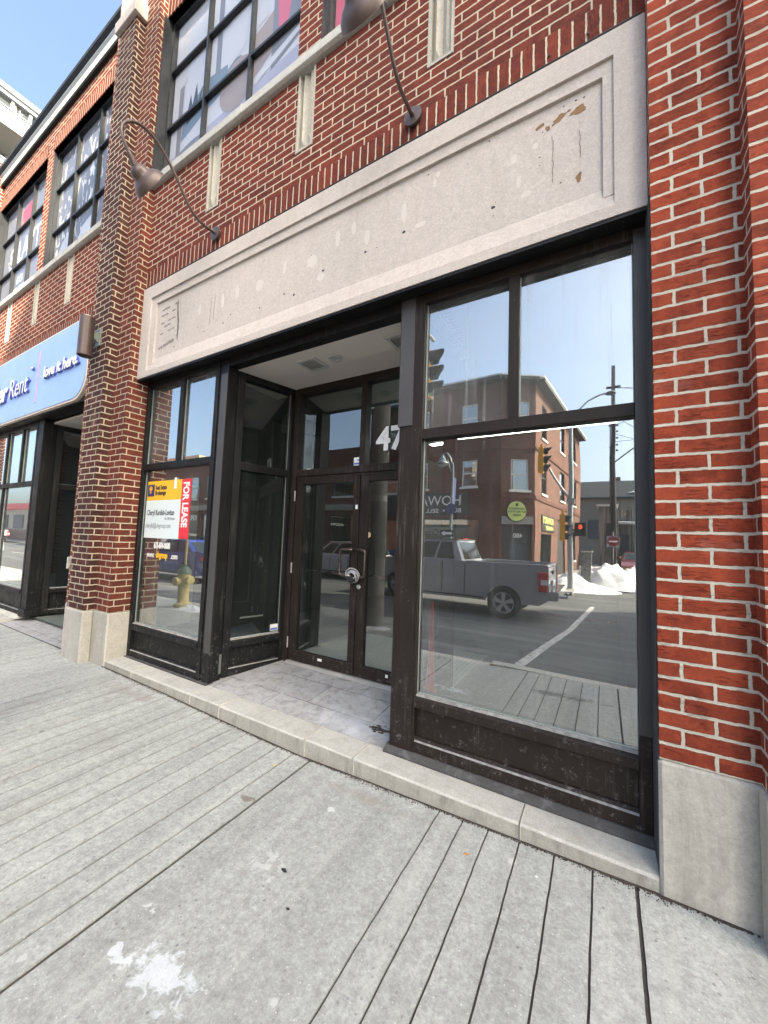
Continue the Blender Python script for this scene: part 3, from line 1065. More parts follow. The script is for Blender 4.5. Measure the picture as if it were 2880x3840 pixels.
def blob(m, cx, cz, rx, rz, y, seed, n=14, rot=0.0, jag=.35, t=.004):
    r_ = random.Random(seed)
    pts = []
    for i in range(n):
        a_ = -2 * math.pi * i / n
        k_ = 1 + r_.uniform(-jag, jag)
        u, v = rx * math.cos(a_) * k_, rz * math.sin(a_) * k_
        u, v = u * math.cos(rot) - v * math.sin(rot), u * math.sin(rot) + v * math.cos(rot)
        pts.append((cx + u, y, cz + v))
    pts = pts[::-1]
    m.poly(pts, (0, t, 0))


YF = 0.1135
for (cx, cz, rx, rz, rot) in ((-0.107, 3.795, .036, .022, .2), (-0.205, 3.80, .04, .016, .5), (-0.305, 3.805, .026, .010, .3), (-0.262, 3.772, .012, .018, 0), (-0.107, 3.40, .013, .026, -.2), (-0.155, 3.82, .010, .006, .4)):
    m = MB()
    blob(m, cx, cz, rx, rz, YF, int(cx * -1e3), rot=rot)
    m.build('glue_mark', 'glue_brown', fas)
blobs = [(-4.10 + .045 * i, 3.800 + .006 * math.sin(i), .022, .006) for i in range(3)] + [(-3.86, 3.81, .03, .006)]
for i in range(13):      # ghost of a round emblem
    t_ = i / 12
    blobs.append((-3.815 - .02 * math.cos(t_ * 3.1) - .06 * max(0, t_ - .7), 3.80 - .36 * t_, .007 + .003 * math.sin(i * 2.2), .020))
for i in range(7):
    blobs.append((-4.13 + .04 * i, 3.375 + .018 * i * .35, .018, .010))
for zz in (3.735, 3.65, 3.60, 3.535):
    for i in range(4):
        if (i + int(zz * 100)) % 3:
            blobs.append((-4.10 + .065 * i, zz + .004 * i, .026, .005))
for q, (cx, cz, rx, rz) in enumerate(blobs):
    m = MB()
    blob(m, cx, cz, rx * 1.35, rz * 1.9, YF, q + 11, n=9)
    m.build('glue_mark', 'glue_grey', fas)
for (xa, za, zb) in ((-3.272, 3.67, 3.42), (-3.22, 3.69, 3.44), (-0.237, 3.70, 3.42), (-0.10, 3.66, 3.50)):
    r_ = random.Random(int(za * 100))
    zz = za
    m = MB()
    while zz > zb:
        blob(m, xa + r_.uniform(-.004, .004), zz, .003, .020, YF, int(zz * 997), n=7)
        zz -= .032
    m.build('glue_streak', 'glue_grey', fas)
r_ = random.Random(8)
for (cx, cz, rx, rz) in ((-0.378, 3.429, .03, .02), (-0.953, 3.77, .012, .035), (-0.93, 3.82, .014, .02), (-1.178, 3.66, .02, .07), (-1.48, 3.60, .02, .06), (-2.0, 3.60, .05, .05), (-2.3, 3.66, .018, .06), (-1.75, 3.70, .02, .07), (-1.60, 3.72, .02, .05), (-2.6, 3.60, .045, .05), (-2.9, 3.63, .02, .07), (-3.1, 3.60, .02, .07), (-3.45, 3.62, .018, .06), (-1.05, 3.52, .04, .02), (-0.45, 3.68, .02, .03), (-0.33, 3.70, .018, .02), (-0.42, 3.52, .012, .035), (-1.90, 3.44, .04, .03)):
    m = MB()
    blob(m, cx, cz, rx, rz, YF + .0005, int(cx * -777), n=16, jag=.16, t=.0012)
    m.build('patch', 'patch_white', fas)
m = MB()
holes_ = [(-0.565, 3.429, .011), (-1.172, 3.516, .012), (-1.485, 3.488, .010), (-0.595, 3.876, .005), (-1.0, 3.852, .005), (-3.855, 3.333, .008), (-3.07, 3.378, .008), (-2.289, 3.421, .009), (-2.178, 3.378, .010), (-1.878, 3.482, .011), (-2.967, 3.431, .007), (-2.58, 3.384, .007), (-3.359, 3.371, .007), (-0.12, 3.86, .005), (-0.08, 3.855, .005), (-0.18, 3.86, .004)]
for i in range(26):
    holes_.append((r_.uniform(-3.9, -0.1), r_.uniform(3.3, 3.85), r_.uniform(.002, .0045)))
for cx, cz, q in holes_:
    m = MB()
    blob(m, cx, cz, q * 1.1, q * .8, YF, int(cx * -500), n=8, jag=.2)
    m.build('bolt_hole', 'hole_dark', fas)
# conduit running on top of the name band, with clips
m = MB()
m.tube([(XL + .02, 0.085, 4.132), (XR - .02, 0.085, 4.132)], 0.007, 8)
for xx in (-0.061, -0.256, -1.30, -2.2, -2.9):
    m.tube([(xx, 0.094, 4.195 if xx > -1.4 else 4.15), (xx, 0.088, 4.195 if xx > -1.4 else 4.15)], 0.008, 8)
m.build('conduit', 'black_paint', bldg, smooth=True)


# ---- shop fronts
def bar(m, u0, u1, z0, z1, d0, d1, mi=0):
    m.box(u0, u1, d0, d1, z0, z1, mi=mi)


def glazed_wall(name, p0, p1, z0, z1, glass, mat, panel=0.34, trans=(2.08, 2.148), mulls_up=(), parent=None, zbase=None, mulls_low=(), jl=.05, jr=.05, ledge=True):
    """one framed shop window: posts, kick panel, sill rail, transom bar, upper lights"""
    M, L = frameM(p0, p1)
    m = MB()
    m.M = M
    zr0, zr1 = panel, panel + .075
    bar(m, 0, jl, z0, z1, 0, .10)
    bar(m, L - jr, L, z0, z1, 0, .10)
    a, b = jl, L - jr
    bar(m, a, b, z0, z0 + .062, .004, .10)                       # base rail
    m.prism([(.004, z0 + .062), (.10, z0 + .062), (.10, z0 + .085), (.03, z0 + .085)], a, b)
    bar(m, a, b, z0 + .085, zr0, .040, .09)                      # recessed kick panel
    m.prism([(-.006, zr0), (.10, zr0), (.10, zr1), (.035, zr1), (-.006, zr1 - .022)], a, b)   # sill rail, sloped top
    bar(m, a, b, trans[0], trans[1], .002, .09)
    bar(m, a, b, z1 - .06, z1, .002, .10)
    for u in mulls_up:
        bar(m, u - .03, u + .03, trans[1], z1 - .06, .005, .09)
    for u in mulls_low:
        bar(m, u - .03, u + .03, zr1, trans[0], .005, .09)
    fr = m.build(name, mat, parent, bevel=.0025)
    lows = [a] + [u for u in mulls_low] + [b]
    for u0, u1 in zip(lows, lows[1:]):
        g = MB(); g.M = M
        g.face([(u0 + .0, .042, zr1 - .01), (u1, .042, zr1 - .01), (u1, .042, trans[0] + .01), (u0, .042, trans[0] + .01)])
        g.build('pane', glass[0], fr)
    ups = [a] + [u for u in mulls_up] + [b]
    for u0, u1 in zip(ups, ups[1:]):
        g = MB(); g.M = M
        g.face([(u0 + .0, .042, trans[1] - .01), (u1, .042, trans[1] - .01), (u1, .042, z1 - .05), (u0, .042, z1 - .05)])
        g.build('pane', glass[1], fr)
        if glass[1] == 'glass_upper':
            g = MB(); g.M = M
            g.face([(u0, .062, trans[1] - .01), (u1, .0635, trans[1] - .01), (u1, .0625, z1 - .05), (u0, .061, z1 - .05)])
            g.build('inner_pane', 'glass_inner', fr)
    # pale gasket lines round the glass
    g = MB(); g.M = M
    for (zz0, zz1, us) in ((zr1, trans[0], lows), (trans[1], z1 - .06, ups)):
        for u0, u1 in zip(us, us[1:]):
            s0 = .03 if u0 != a else 0
            s1 = .03 if u1 != b else 0
            g.box(u0 + s0, u0 + s0 + .005, .036, .041, zz0, zz1)
            g.box(u1 - s1 - .004, u1 - s1, .036, .041, zz0, zz1)
            g.box(u0 + s0 + .005, u1 - s1 - .004, .034, .041, zz0, zz0 + .006)
    g.build('gasket', 'gasket_grey', fr)
    if ledge:  # dusty strips that also paint the bright highlight along the ledge edges
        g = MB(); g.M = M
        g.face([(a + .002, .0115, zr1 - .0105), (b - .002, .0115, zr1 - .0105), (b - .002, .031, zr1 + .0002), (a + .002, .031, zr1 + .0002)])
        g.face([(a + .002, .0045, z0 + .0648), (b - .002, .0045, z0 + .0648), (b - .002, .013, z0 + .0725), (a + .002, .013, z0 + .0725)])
        g.build('ledge_highlight', 'dust_highlight', fr)
    return fr


plain('dust_highlight', (0.24, 0.235, 0.225), 0.8, 0, 0.8, 30)
plain('gasket_grey', (0.34, 0.38, 0.36), 0.4, 0.2)
YW = 0.200
G1 = ('glass_big', 'glass_upper')
# right-hand display window of the empty shop
shopR = glazed_wall('display_window', (-1.045, YW), (0.190, YW), 0.098, 3.08, G1, 'bronze_metal', panel=.372, mulls_up=(.588,), parent=bldg, jl=.012, jr=.052)
# left-hand narrow display window
shopL = glazed_wall('display_window', (-4.47, YW), (-3.20, YW), 0.062, 3.08, G1, 'black_metal', panel=.345, mulls_up=(.665,), parent=bldg, jl=.05, jr=.05)
# grey flashing covering the right post above the sill
m = MB()
m.box(0.1385, 0.1935, YW - .006, YW - .001, .535, 3.06)
m.build('post_cover', 'grey_cladding', bldg, bevel=.001)
# sealant and the pale side return by the right pilaster
m = MB()
m.box(0.1905, 0.1955, 0.02, YW + .05, 0.06, 3.08)
m.build('sealant_joint', 'sill_dark', bldg)

# broad metal-clad pier between doorway and right window
m = MB()
m.box(-1.205, -1.047, YW, .32, .09, 3.08)
m.build('metal_pier', 'bronze_metal', bldg, bevel=.003)
m = MB()
m.box(-1.213, -1.105, YW - .007, YW - .001, 2.18, 3.075)
m.box(-1.213, -1.206, YW - .007, .32, 2.18, 3.075)
m.build('pier_cover', 'grey_cladding', bldg, bevel=.001)
m = MB()
m.box(-3.198, -3.155, YW + .012, .30, .07, 3.08)
m.box(-3.155, -3.062, YW, .32, .07, 3.08)
m.build('metal_pier', 'black_metal', bldg, bevel=.003)
m = MB()
m.box(-3.152, -3.062, YW - .006, YW - .001, .33, 2.93)
m.build('pier_cover', 'grey_cladding', bldg, bevel=.001)

# lintel soffit and metal trim under the stone band
m = MB()
m.box(XL + .004, XR - .004, 0.086, 0.100, 3.064, 3.0815)
m.box(XL + .004, XR - .004, 0.100, 0.34, 3.0825, 3.11)
m.box(-3.06, -1.21, 0.205, 0.30, 3.0, 3.0815)
m.build('lintel_trim', 'black_metal', bldg)

# stone step of the shop front (several stones with open joints)
m = MB()
jts = [-4.478, -3.95, -3.01, -2.63, -1.74, -1.345, -0.363, 0.192]
r_ = random.Random(3)
for a, b in zip(jts, jts[1:]):
    q0, q1 = r_.uniform(.001, .003), r_.uniform(.001, .003)
    zt = 0.059 + r_.uniform(-.0025, .0015)
    yo = r_.uniform(-.003, .003)
    ya = 0.0 + yo
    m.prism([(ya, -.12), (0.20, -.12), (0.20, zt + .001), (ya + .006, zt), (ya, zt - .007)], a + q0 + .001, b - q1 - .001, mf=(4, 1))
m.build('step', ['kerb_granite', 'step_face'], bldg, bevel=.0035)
# dark sloped sills under both display windows
m = MB()
m.prism([(.162, .0605), (.30, .0605), (.30, .0965), (YW - .004, .0965), (.162, .074)], -1.225, .19)
m.build('base_sill', 'sill_dark', bldg, bevel=.003)
m = MB()
m.prism([(.172, .0605), (.30, .0605), (.30, .0615), (YW - .004, .068), (.172, .066)], -4.46, -3.06)
m.build('base_sill', 'sill_dark', bldg, bevel=.003)

# doorway recess: splayed left glazed side, right glazed side, doors at the back
sideL = glazed_wall('side_window', (-3.058, .322), (-2.888, .925), 0.085, 3.0, ('glass_door', 'glass_door'), 'black_metal', panel=.345, trans=(2.035, 2.11), parent=bldg, jl=.07, jr=.045)
sideR = glazed_wall('side_window', (-1.135, .925), (-1.195, .322), 0.085, 3.0, ('glass_door', 'glass_door'), 'bronze_metal', panel=.36, trans=(2.035, 2.11), parent=bldg)
YD = 0.92
m = MB()
m.box(-2.886, -2.822, YD, YD + .11, .125, 3.0)
m.box(-1.19, -1.137, YD, YD + .11, .125, 3.0)
m.box(-2.822, -1.19, YD, YD + .11, 2.04, 2.11)
m.box(-2.822, -1.19, YD, YD + .11, 2.93, 3.0)
m.box(-2.025, -1.963, YD + .004, YD + .10, 2.11, 2.93)
m.box(-2.822, -1.19, YD + .012, YD + .10, 2.012, 2.038)
dfr = m.build('door_frame', 'bronze_metal', bldg, bevel=.003)
for a, b in ((-2.822, -2.025), (-1.963, -1.19)):
    g = MB()
    g.face([(a, YD + .05, 2.108), (b, YD + .05, 2.108), (b, YD + .05, 2.932), (a, YD + .05, 2.932)])
    g.build('transom_pane', 'glass_door', dfr)
plain('number_white', (0.85, 0.85, 0.84), 0.5, 0, .02)
text('street_number', '47', .305, (-1.85, YD + .030, 2.243), (1, 0, 0), (0, 0, 1), 'number_white', dfr, bold=.009, sx=.98, ext=.003)
plain('threshold_alu', (0.55, 0.54, 0.52), 0.4, 0.6)
m = MB()
m.prism([(YD - .035, .124), (YD + .12, .124), (YD + .12, .146), (YD - .005, .146), (YD - .035, .130)], -2.822, -1.19)
m.build('threshold', 'threshold_alu', bldg)
plain('steel_bright', (0.72, 0.72, 0.70), 0.3, 0.8)
plain('handle_bronze', (0.13, 0.10, 0.085), 0.3, 0.8)
for k_, (a, b, hs) in enumerate(((-2.816, -2.008, 1), (-1.998, -1.196, -1))):
    m = MB()
    y0, y1 = YD + .012, YD + .055
    m.box(a, a + .095, y0, y1, .15, 2.010)
    m.box(b - .068, b, y0, y1, .15, 2.010)
    if k_:
        pass
    m.box(a + .095, b - .068, y0, y1, .15, .252)
    m.box(a + .095, b - .068, y0, y1, 1.955, 2.010)
    dr = m.build('door', 'bronze_metal', bldg, bevel=.003)
    g = MB()
    g.face([(a + .09, YD + .034, .25), (b - .06, YD + .034, .25), (b - .06, YD + .034, 1.957), (a + .09, YD + .034, 1.957)])
    g.build('door_pane', 'glass_door', dr)
    # pull handle: rounded D tube
    hx = b - .034 if hs > 0 else a + .040
    ox = hx - .118 if hs > 0 else hx + .078
    yo = YD - .05
    m = MB()
    m.tube([(hx, YD + .012, 1.305), (hx, yo + .01, 1.305), (hx + (ox - hx) * .15, yo, 1.305), (ox - (ox - hx) * .25, yo, 1.305), (ox - (ox - hx) * .06, yo, 1.297), (ox, yo, 1.275),
            (ox, yo, 1.09), (ox - (ox - hx) * .06, yo, 1.068), (ox - (ox - hx) * .25, yo, 1.058), (hx + (ox - hx) * .15, yo, 1.058), (hx, yo + .01, 1.058), (hx, YD + .012, 1.058)], .0115, 10)
    m.build('handle', 'handle_bronze', dr, smooth=True)
    for zc in (1.835, 1.083, .326):
        m = MB()
        xx = a - .004 if hs > 0 else b + .004
        m.tube([(xx, YD - .002, zc - .054), (xx, YD - .002, zc + .054)], .0075, 8)
        m.build('hinge', 'steel_bright', dr, smooth=True)
    m = MB()      # push bar on the inside
    m.tube([(a + .095, YD + .10, 1.06), (b - .06, YD + .10, 1.06)], .013, 8)
    m.build('push_bar', 'handle_bronze', dr, smooth=True)
    if hs < 0:
        m = MB()
        m.lathe((a + .022, YD + .012, .962), (0, -1, 0), [(0, .021), (.006, .021), (.008, .016), (.010, .016)], 16)
        m.build('lock_cylinder', 'steel_bright', dr, smooth=True)
# sloping slate floor of the recess and pale tile inside
m = MB()
for i in range(6):
    ya, yb = .2005 + .12 * i, .2005 + .12 * (i + 1)
    za, zb = .059 + .066 * i / 6, .059 + .066 * (i + 1) / 6
    m.face([(-3.3, ya, za), (-1.0, ya, za), (-1.0, yb, zb), (-3.3, yb, zb)])
m.face([(-3.3, YD, .125), (-1.0, YD, .125), (-1.0, YD + .1, .1255), (-3.3, YD + .1, .1255)])
tag(m.build('doorway_floor', 'slate_tile'), kind='structure')
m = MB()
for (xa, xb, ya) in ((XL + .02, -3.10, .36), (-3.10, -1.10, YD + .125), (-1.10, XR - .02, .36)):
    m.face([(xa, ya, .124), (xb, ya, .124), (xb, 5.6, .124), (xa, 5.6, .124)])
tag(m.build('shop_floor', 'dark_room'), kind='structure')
m = MB()
m.face([(-2.95, YD + .10, .130), (-1.15, YD + .10, .130), (-1.15, 2.4, .130), (-2.95, 2.4, .130)])
tag(m.build('shop_floor', 'penny_tile'), kind='structure')
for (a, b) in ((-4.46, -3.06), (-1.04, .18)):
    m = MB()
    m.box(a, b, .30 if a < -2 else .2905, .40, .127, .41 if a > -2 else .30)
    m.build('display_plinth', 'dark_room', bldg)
m = MB()
m.box(-3.3, -1.0, .301, 1.05, 3.001, 3.03)
m.build('soffit', 'soffit_paint', bldg)
# ceiling vents and round downlight in the soffit
plain('vent_white', (0.52, 0.52, 0.50), 0.5)
for cx in (-2.31, -1.38):
    m = MB()
    cy = .53
    for (a, b, c, d) in ((-.105, .105, -.105, -.075), (-.105, .105, .075, .105), (-.105, -.075, -.075, .075), (.075, .105, -.075, .075)):
        m.box(cx + a, cx + b, cy + c, cy + d, 2.988, 3.0005)
    v = m.build('ceiling_vent', 'vent_white', bldg)
    m = MB()
    for i in range(7):
        yy = cy - .068 + i * .0215
        m.prism([(yy, 2.9905), (yy + .004, 2.9905), (yy + .018, 2.9995), (yy + .014, 2.9995)], cx - .074, cx + .074)
    m.build('louvre', 'gasket_grey', v)
m = MB()
m.lathe((-2.047, .52, 3.0005), (0, 0, -1), [(0, .062), (.012, .060), (.014, .048), (.004, .046), (.004, 0.0)], 24)
m.build('downlight', 'vent_white', bldg, smooth=True)

# interior shell of the empty shop
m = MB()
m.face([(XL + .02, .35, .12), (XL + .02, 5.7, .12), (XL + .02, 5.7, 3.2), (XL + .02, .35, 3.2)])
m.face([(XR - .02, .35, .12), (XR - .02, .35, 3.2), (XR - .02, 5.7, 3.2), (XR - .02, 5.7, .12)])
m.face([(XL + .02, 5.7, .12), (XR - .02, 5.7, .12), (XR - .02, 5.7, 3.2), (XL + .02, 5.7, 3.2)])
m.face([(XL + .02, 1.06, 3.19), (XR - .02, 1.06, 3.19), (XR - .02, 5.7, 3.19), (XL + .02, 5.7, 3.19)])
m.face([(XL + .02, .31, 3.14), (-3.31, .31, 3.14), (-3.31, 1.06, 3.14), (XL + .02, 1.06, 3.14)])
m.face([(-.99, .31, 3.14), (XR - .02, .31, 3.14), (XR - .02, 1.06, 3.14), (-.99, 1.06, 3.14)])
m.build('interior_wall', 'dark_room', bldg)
plain('drywall', (0.60, 0.64, 0.60), 0.8, 0, .04)
m = MB()
m.box(-4.452, -4.42, .318, .56, .30, 1.32)
m.box(-4.452, -4.44, .56, .90, .30, 2.0)
m.build('interior_column', 'drywall', bldg)
k = NT('tube_light')
k.set((0.9, 0.9, 0.9), 0.5)
k.b.inputs['Emission Color'].default_value = (0.95, 1.0, 0.98, 1)
k.b.inputs['Emission Strength'].default_value = 3.2
MATS['tube_light'] = k.m
m = MB()
m.box(-2.0, 0.12, 2.2, 2.23, 2.63, 2.655)
m.build('ceiling_light', 'tube_light', bldg)


# ---- neighbouring shop front (left) and simple fronts for the bays out at the ends
for (bx, left) in ((XL - 5.695, True), (XL - 11.39, False), (XL + 5.695, False)):
    x0, x1 = bx, bx + 4.671
    if left:
        gb = ('glass_upper', 'glass_upper')
        glazed_wall('display_window', (x0, YW), (-7.56, YW), .09, 3.05, gb, 'black_metal', panel=.40, trans=(2.05, 2.12), mulls_up=(.60, 1.30, 1.99), mulls_low=(.60, 1.30), parent=bldg)
        m = MB()
        m.box(-7.558, -7.50, YW + .015, .35, .09, 3.05)
        m.box(-7.50, -7.31, YW - .01, .36, .20, 3.05)
        m.box(-7.53, -7.30, YW - .03, .37, .09, .20)
        m.build('metal_pier', 'black_metal', bldg, bevel=.004)
        glazed_wall('side_window', (-7.31, .36), (-7.14, 1.10), 0.10, 3.0, ('glass_door', 'glass_door'), 'black_metal', panel=.42, trans=(2.0, 2.09), parent=bldg, jl=.08)
        glazed_wall('door_frame', (-7.14, 1.10), (-5.55, 1.10), 0.10, 3.0, ('glass_door', 'glass_door'), 'black_metal', panel=.30, trans=(2.05, 2.12), parent=bldg, mulls_low=(.78,))
        m = MB()
        m.box(-7.9, -5.505, .31, 1.2, 3.001, 3.03)
        m.build('soffit', 'soffit_paint', bldg)
        m = MB()
        m.face([(-7.6, 0.0, .004), (-5.50, 0.0, .004), (-5.50, 1.2, .085), (-7.6, 1.2, .085)])
        tag(m.build('doorway_floor', 'slate_tile'), kind='structure')
        m = MB()
        m.prism([(.0, -.05), (.2, -.05), (.2, .05), (.02, .045), (0, .03)], x0 + .01, -7.60)
        m.prism([(.12, .05), (.3, .05), (.3, .09), (.19, .09), (.12, .06)], x0 + .01, -7.50)
        m.build('step', 'kerb_granite', bldg, bevel=.004)
        plain('counter_pale', (0.5, 0.55, 0.5), 0.6)
        m = MB()
        m.box(-9.9, -7.2, 2.2, 2.8, .1, 1.05)
        m.box(-10.1, -6.6, 4.0, 4.1, .1, 3.0)
        m.build('counter', 'counter_pale', bldg)
        m = MB()
        m.box(x0, x1, 4.2, 4.25, .05, 3.1)
        m.face([(x0, .3, .07), (x1, .3, .07), (x1, 4.2, .07), (x0, 4.2, .07)])
        m.face([(x0, .3, 3.05), (x0, 4.2, 3.05), (-7.9, 4.2, 3.05), (-7.9, .3, 3.05)])
        m.face([(x0 + .01, .3, .07), (x0 + .01, 4.2, .07), (x0 + .01, 4.2, 3.1), (x0 + .01, .3, 3.1)])
        m.face([(x1 - .01, .3, .07), (x1 - .01, .3, 3.1), (x1 - .01, 4.2, 3.1), (x1 - .01, 4.2, .07)])
        m.build('interior_wall', 'dark_room', bldg)
    else:
        glazed_wall('display_window', (x0, YW), (x1, YW), .09, 3.05, G1, 'black_metal', panel=.40, trans=(2.05, 2.12), mulls_up=(1.1, 2.3, 3.5), mulls_low=(1.1, 2.3, 3.5), parent=bldg)
        m = MB()
        m.box(x0, x1, .6, .65, .05, 3.1)
        m.build('interior_wall', 'dark_room', bldg)
        m = MB()
        m.box(x0, x1, .0, .2, -.05, .06)
        m.build('step', 'kerb_granite', bldg)
        m = MB()
        m.box(x0 + .003, x1 - .003, .08, .30, 3.06, 4.12)
        m.build('stone_fascia', 'limestone', bldg)
m = MB()
m.box(XL - 5.695 + .003, XL - 1.026, 0.09, 0.30, 3.052, 4.115)
m.build('sign_backing', 'black_metal', bldg)

# ================================================================== THINGS ON OUR FACADE
def gooseneck(x, label):
    t = root('wall_lamp', (x, 0.1, 4.29), label, 'wall lamp', 'gooseneck lamps over the stone name band')
    m = MB()
    m.lathe((x, 0.1, 4.295), (0, -1, 0), [(0, .052), (.022, .052), (.024, .066), (.034, .066), (.036, .060)], 24)
    m.lathe((x, 0.066, 4.295), (0, -1, 0), [(0, .016), (.02, .016), (.024, .012)], 12)
    for a in (0.5, 2.1, 3.7, 5.3):
        m.lathe((x + .05 * math.cos(a), .064, 4.295 + .05 * math.sin(a)), (0, -1, 0), [(0, .004), (.003, .004)], 8)
    m.build('mounting_plate', 'lamp_bronze', t, smooth=True)
    pts = [(.06, 4.293), (.03, 4.290), (-.036, 4.286), (-.10, 4.292), (-.154, 4.314), (-.21, 4.360), (-.258, 4.421), (-.315, 4.495), (-.373, 4.561), (-.435, 4.622), (-.492, 4.662), (-.548, 4.686), (-.605, 4.692), (-.655, 4.682), (-.70, 4.655), (-.74, 4.607), (-.762, 4.560), (-.766, 4.512), (-.752, 4.462), (-.728, 4.42), (-.698, 4.382)]
    m = MB()
    m.tube([(x, y, z) for y, z in pts], .0125, 12)
    m.build('arm', 'lamp_bronze', t, smooth=True)
    ax = Vector((0, .62, -.78)).normalized()
    p = Vector((x, -.70, 4.385))
    m = MB()
    m.lathe(p, ax, [(-.01, .014), (0, .020), (.01, .020), (.012, .024), (.075, .027), (.080, .033), (.088, .033)], 18)
    m.build('socket', 'lamp_bronze', t, smooth=True)
    bx2 = Vector((0, .936, -.35)).normalized()
    m = MB()
    m.lathe(Vector((x, -.655, 4.305)), bx2, [(-.012, .0), (-.008, .03), (.006, .055), (.03, .066), (.05, .070), (.062, .080), (.08, .108), (.105, .134), (.135, .145), (.138, .146), (.135, .140), (.10, .125), (.06, .07), (.03, .05)], 30)
    m.build('shade', 'lamp_bronze', t, smooth=True)
    return t


gooseneck(-3.22, 'brown gooseneck lamp curling out over the left half of the stone band')
gooseneck(-1.11, 'brown gooseneck lamp above the middle of the stone band, cut by the picture top')

# cylinder light on the left pilaster
t = root('cylinder_light', (-5.0, -.10, 3.6), 'grey brown cylinder up-and-down light bracketed to the sooty brick pilaster', 'wall light')
m = MB()
m.lathe((-5.0, -.225, 3.335), (0, 0, 1), [(.012, 0), (.012, .064), (0, .066), (0, .070), (.445, .070), (.445, .064), (.43, .062), (.43, 0)], 28)
m.build('shade', 'lamp_bronze', t, smooth=True)
m = MB()
m.lathe((-5.0, -.225, 3.745), (0, 0, 1), [(0, .05), (.05, .045), (.062, .02), (.064, 0)], 18)
plain('lamp_lens', (0.75, 0.68, 0.5), 0.3)
m.build('lens', 'lamp_lens', t, smooth=True)
plain('verdigris', (0.20, 0.235, 0.21), 0.5, .5, .25, 20)
m = MB()
m.box(-5.052, -4.948, -.116, -.1005, 3.50, 3.70)
m.prism([(-.16, 3.57), (-.1165, 3.54), (-.1165, 3.66), (-.16, 3.63)], -5.028, -4.972)
m.build('bracket', 'verdigris', t, bevel=.004)

# blue neighbour sign
t = root('shop_sign', (-7.8, .09, 3.6), 'wide light blue rental company sign with white raised letters over the left shopfront', 'sign')
plain('sign_blue', (0.29, 0.43, 0.76), 0.45, 0, .05, 1.5)
plain('sign_cream', (0.80, 0.68, 0.56), 0.5, 0, .04)
plain('sign_lilac', (0.42, 0.34, 0.66), 0.5, 0, .04)
plain('letter_side', (0.10, 0.14, 0.45), 0.5)


def rrect(x0, x1, z0, z1, r, y, n=7, corners='all'):
    pts = []
    for (cx, cz, a0) in ((x1 - r, z0 + r, -90), (x1 - r, z1 - r, 0), (x0 + r, z1 - r, 90), (x0 + r, z0 + r, 180)):
        for i in range(n + 1):
            a_ = R(a0 + 90 * i / n)
            pts.append((cx + r * math.cos(a_), y, cz + r * math.sin(a_)))
    return pts


m = MB()
m.poly(rrect(-10.0, -5.63, 3.07, 4.165, .33, .045), (0, .045, 0))
m.build('edge_frame', 'sign_cream', t)
m = MB()
m.poly(rrect(-9.975, -5.655, 3.095, 4.14, .31, .035), (0, .0095, 0))
m.build('face_panel', 'sign_blue', t)
for (body, x, z, sz, bold, sx) in (('Inter', -9.27, 3.435, .44, .014, 1.08), ('Rent', -8.25, 3.435, .44, -.002, .92), ('love it here.', -6.90, 3.53, .225, .006, 1.0), ('\u2122', -7.41, 3.72, .09, 0, 1)):
    text('lettering', body, sz, (x, .018, z), (1, 0, 0), (0, 0, 1), 'letter_side', t, bold=bold, sx=sx, ext=.016, slant=.12)
    text('lettering', body, sz, (x, -.0005, z), (1, 0, 0), (0, 0, 1), 'white_paint', t, bold=bold, sx=sx, ext=.0015, slant=.12)
m = MB()
m.box(-7.205, -7.175, .02, .0345, 3.23, 4.0)
m.build('divider', 'sign_lilac', t)

# small intercom on the left cheek of the pilaster
t = root('intercom', (-5.187, -.08, 1.03), 'small steel intercom plate on the far edge of the sooty pilaster', 'intercom')
m = MB()
m.box(-5.205, -5.187, -.135, -.03, .96, 1.09)
m.build('plate', 'steel_bright', t, bevel=.004)
m = MB()
m.lathe((-5.20, -.136, 1.03), (0, -1, 0), [(0, .012), (.004, .010)], 12)
m.build('button', 'black_paint', t)

# FOR LEASE sign inside the left window
plain('poster_yellow', (0.85, 0.47, 0.03), 0.45, 0, .04, 3)
plain('poster_white', (0.66, 0.73, 0.74), 0.45, 0, .03, 3)
plain('poster_red', (0.66, 0.03, 0.05), 0.45, 0, .08, 6)
plain('poster_navy', (0.022, 0.03, 0.14), 0.4, 0, .1, 3)
plain('ink', (0.03, 0.03, 0.035), 0.5)
plain('ink_grey', (0.22, 0.23, 0.25), 0.5)
t = root('lease_sign', (-3.98, .235, 1.34), 'yellow and white FOR LEASE sign with red side strip in the narrow left window', 'sign')
m = MB(); m.box(-4.375, -3.735, .2375, .2400, 1.745, 1.955); m.build('yellow_panel', 'poster_yellow', t)
m = MB(); m.box(-4.378, -3.735, .2375, .2400, 1.338, 1.7449); m.build('white_panel', 'poster_white', t)
m = MB(); m.box(-3.7345, -3.575, .2375, .2400, 1.345, 1.955); m.build('red_strip', 'poster_red', t)
m = MB(); m.box(-4.40, -3.62, .262, .264, 1.09, 1.337); m.build('navy_panel', 'poster_navy', t)
yp = .2365
m = MB(); m.box(-4.365, -4.235, yp - .001, .2374, 1.79, 1.92); lg = m.build('logo', 'poster_navy', t)
m = MB()
m.poly([(-4.30 + .030 * math.cos(a), yp - .0035, 1.875 + .026 * math.sin(a)) for a in [i * .39 for i in range(16)]], (0, .002, 0))
m.build('logo_mark', 'poster_yellow', lg)
m = MB()
m.poly([(-4.300, yp - .0035, 1.818), (-4.278, yp - .0035, 1.842), (-4.322, yp - .0035, 1.842)], (0, .002, 0))
m.build('logo_mark', 'poster_yellow', lg)
tx = lambda b, sz, x, z, mat, bold=.002, sx=1.0, par=t, y=yp: text('lettering', b, sz, (x, y, z), (1, 0, 0), (0, 0, 1), mat, par, bold=bold, sx=sx, ext=.0006)
tx('Real Estate', .066, -4.215, 1.862, 'ink', .0025, .72)
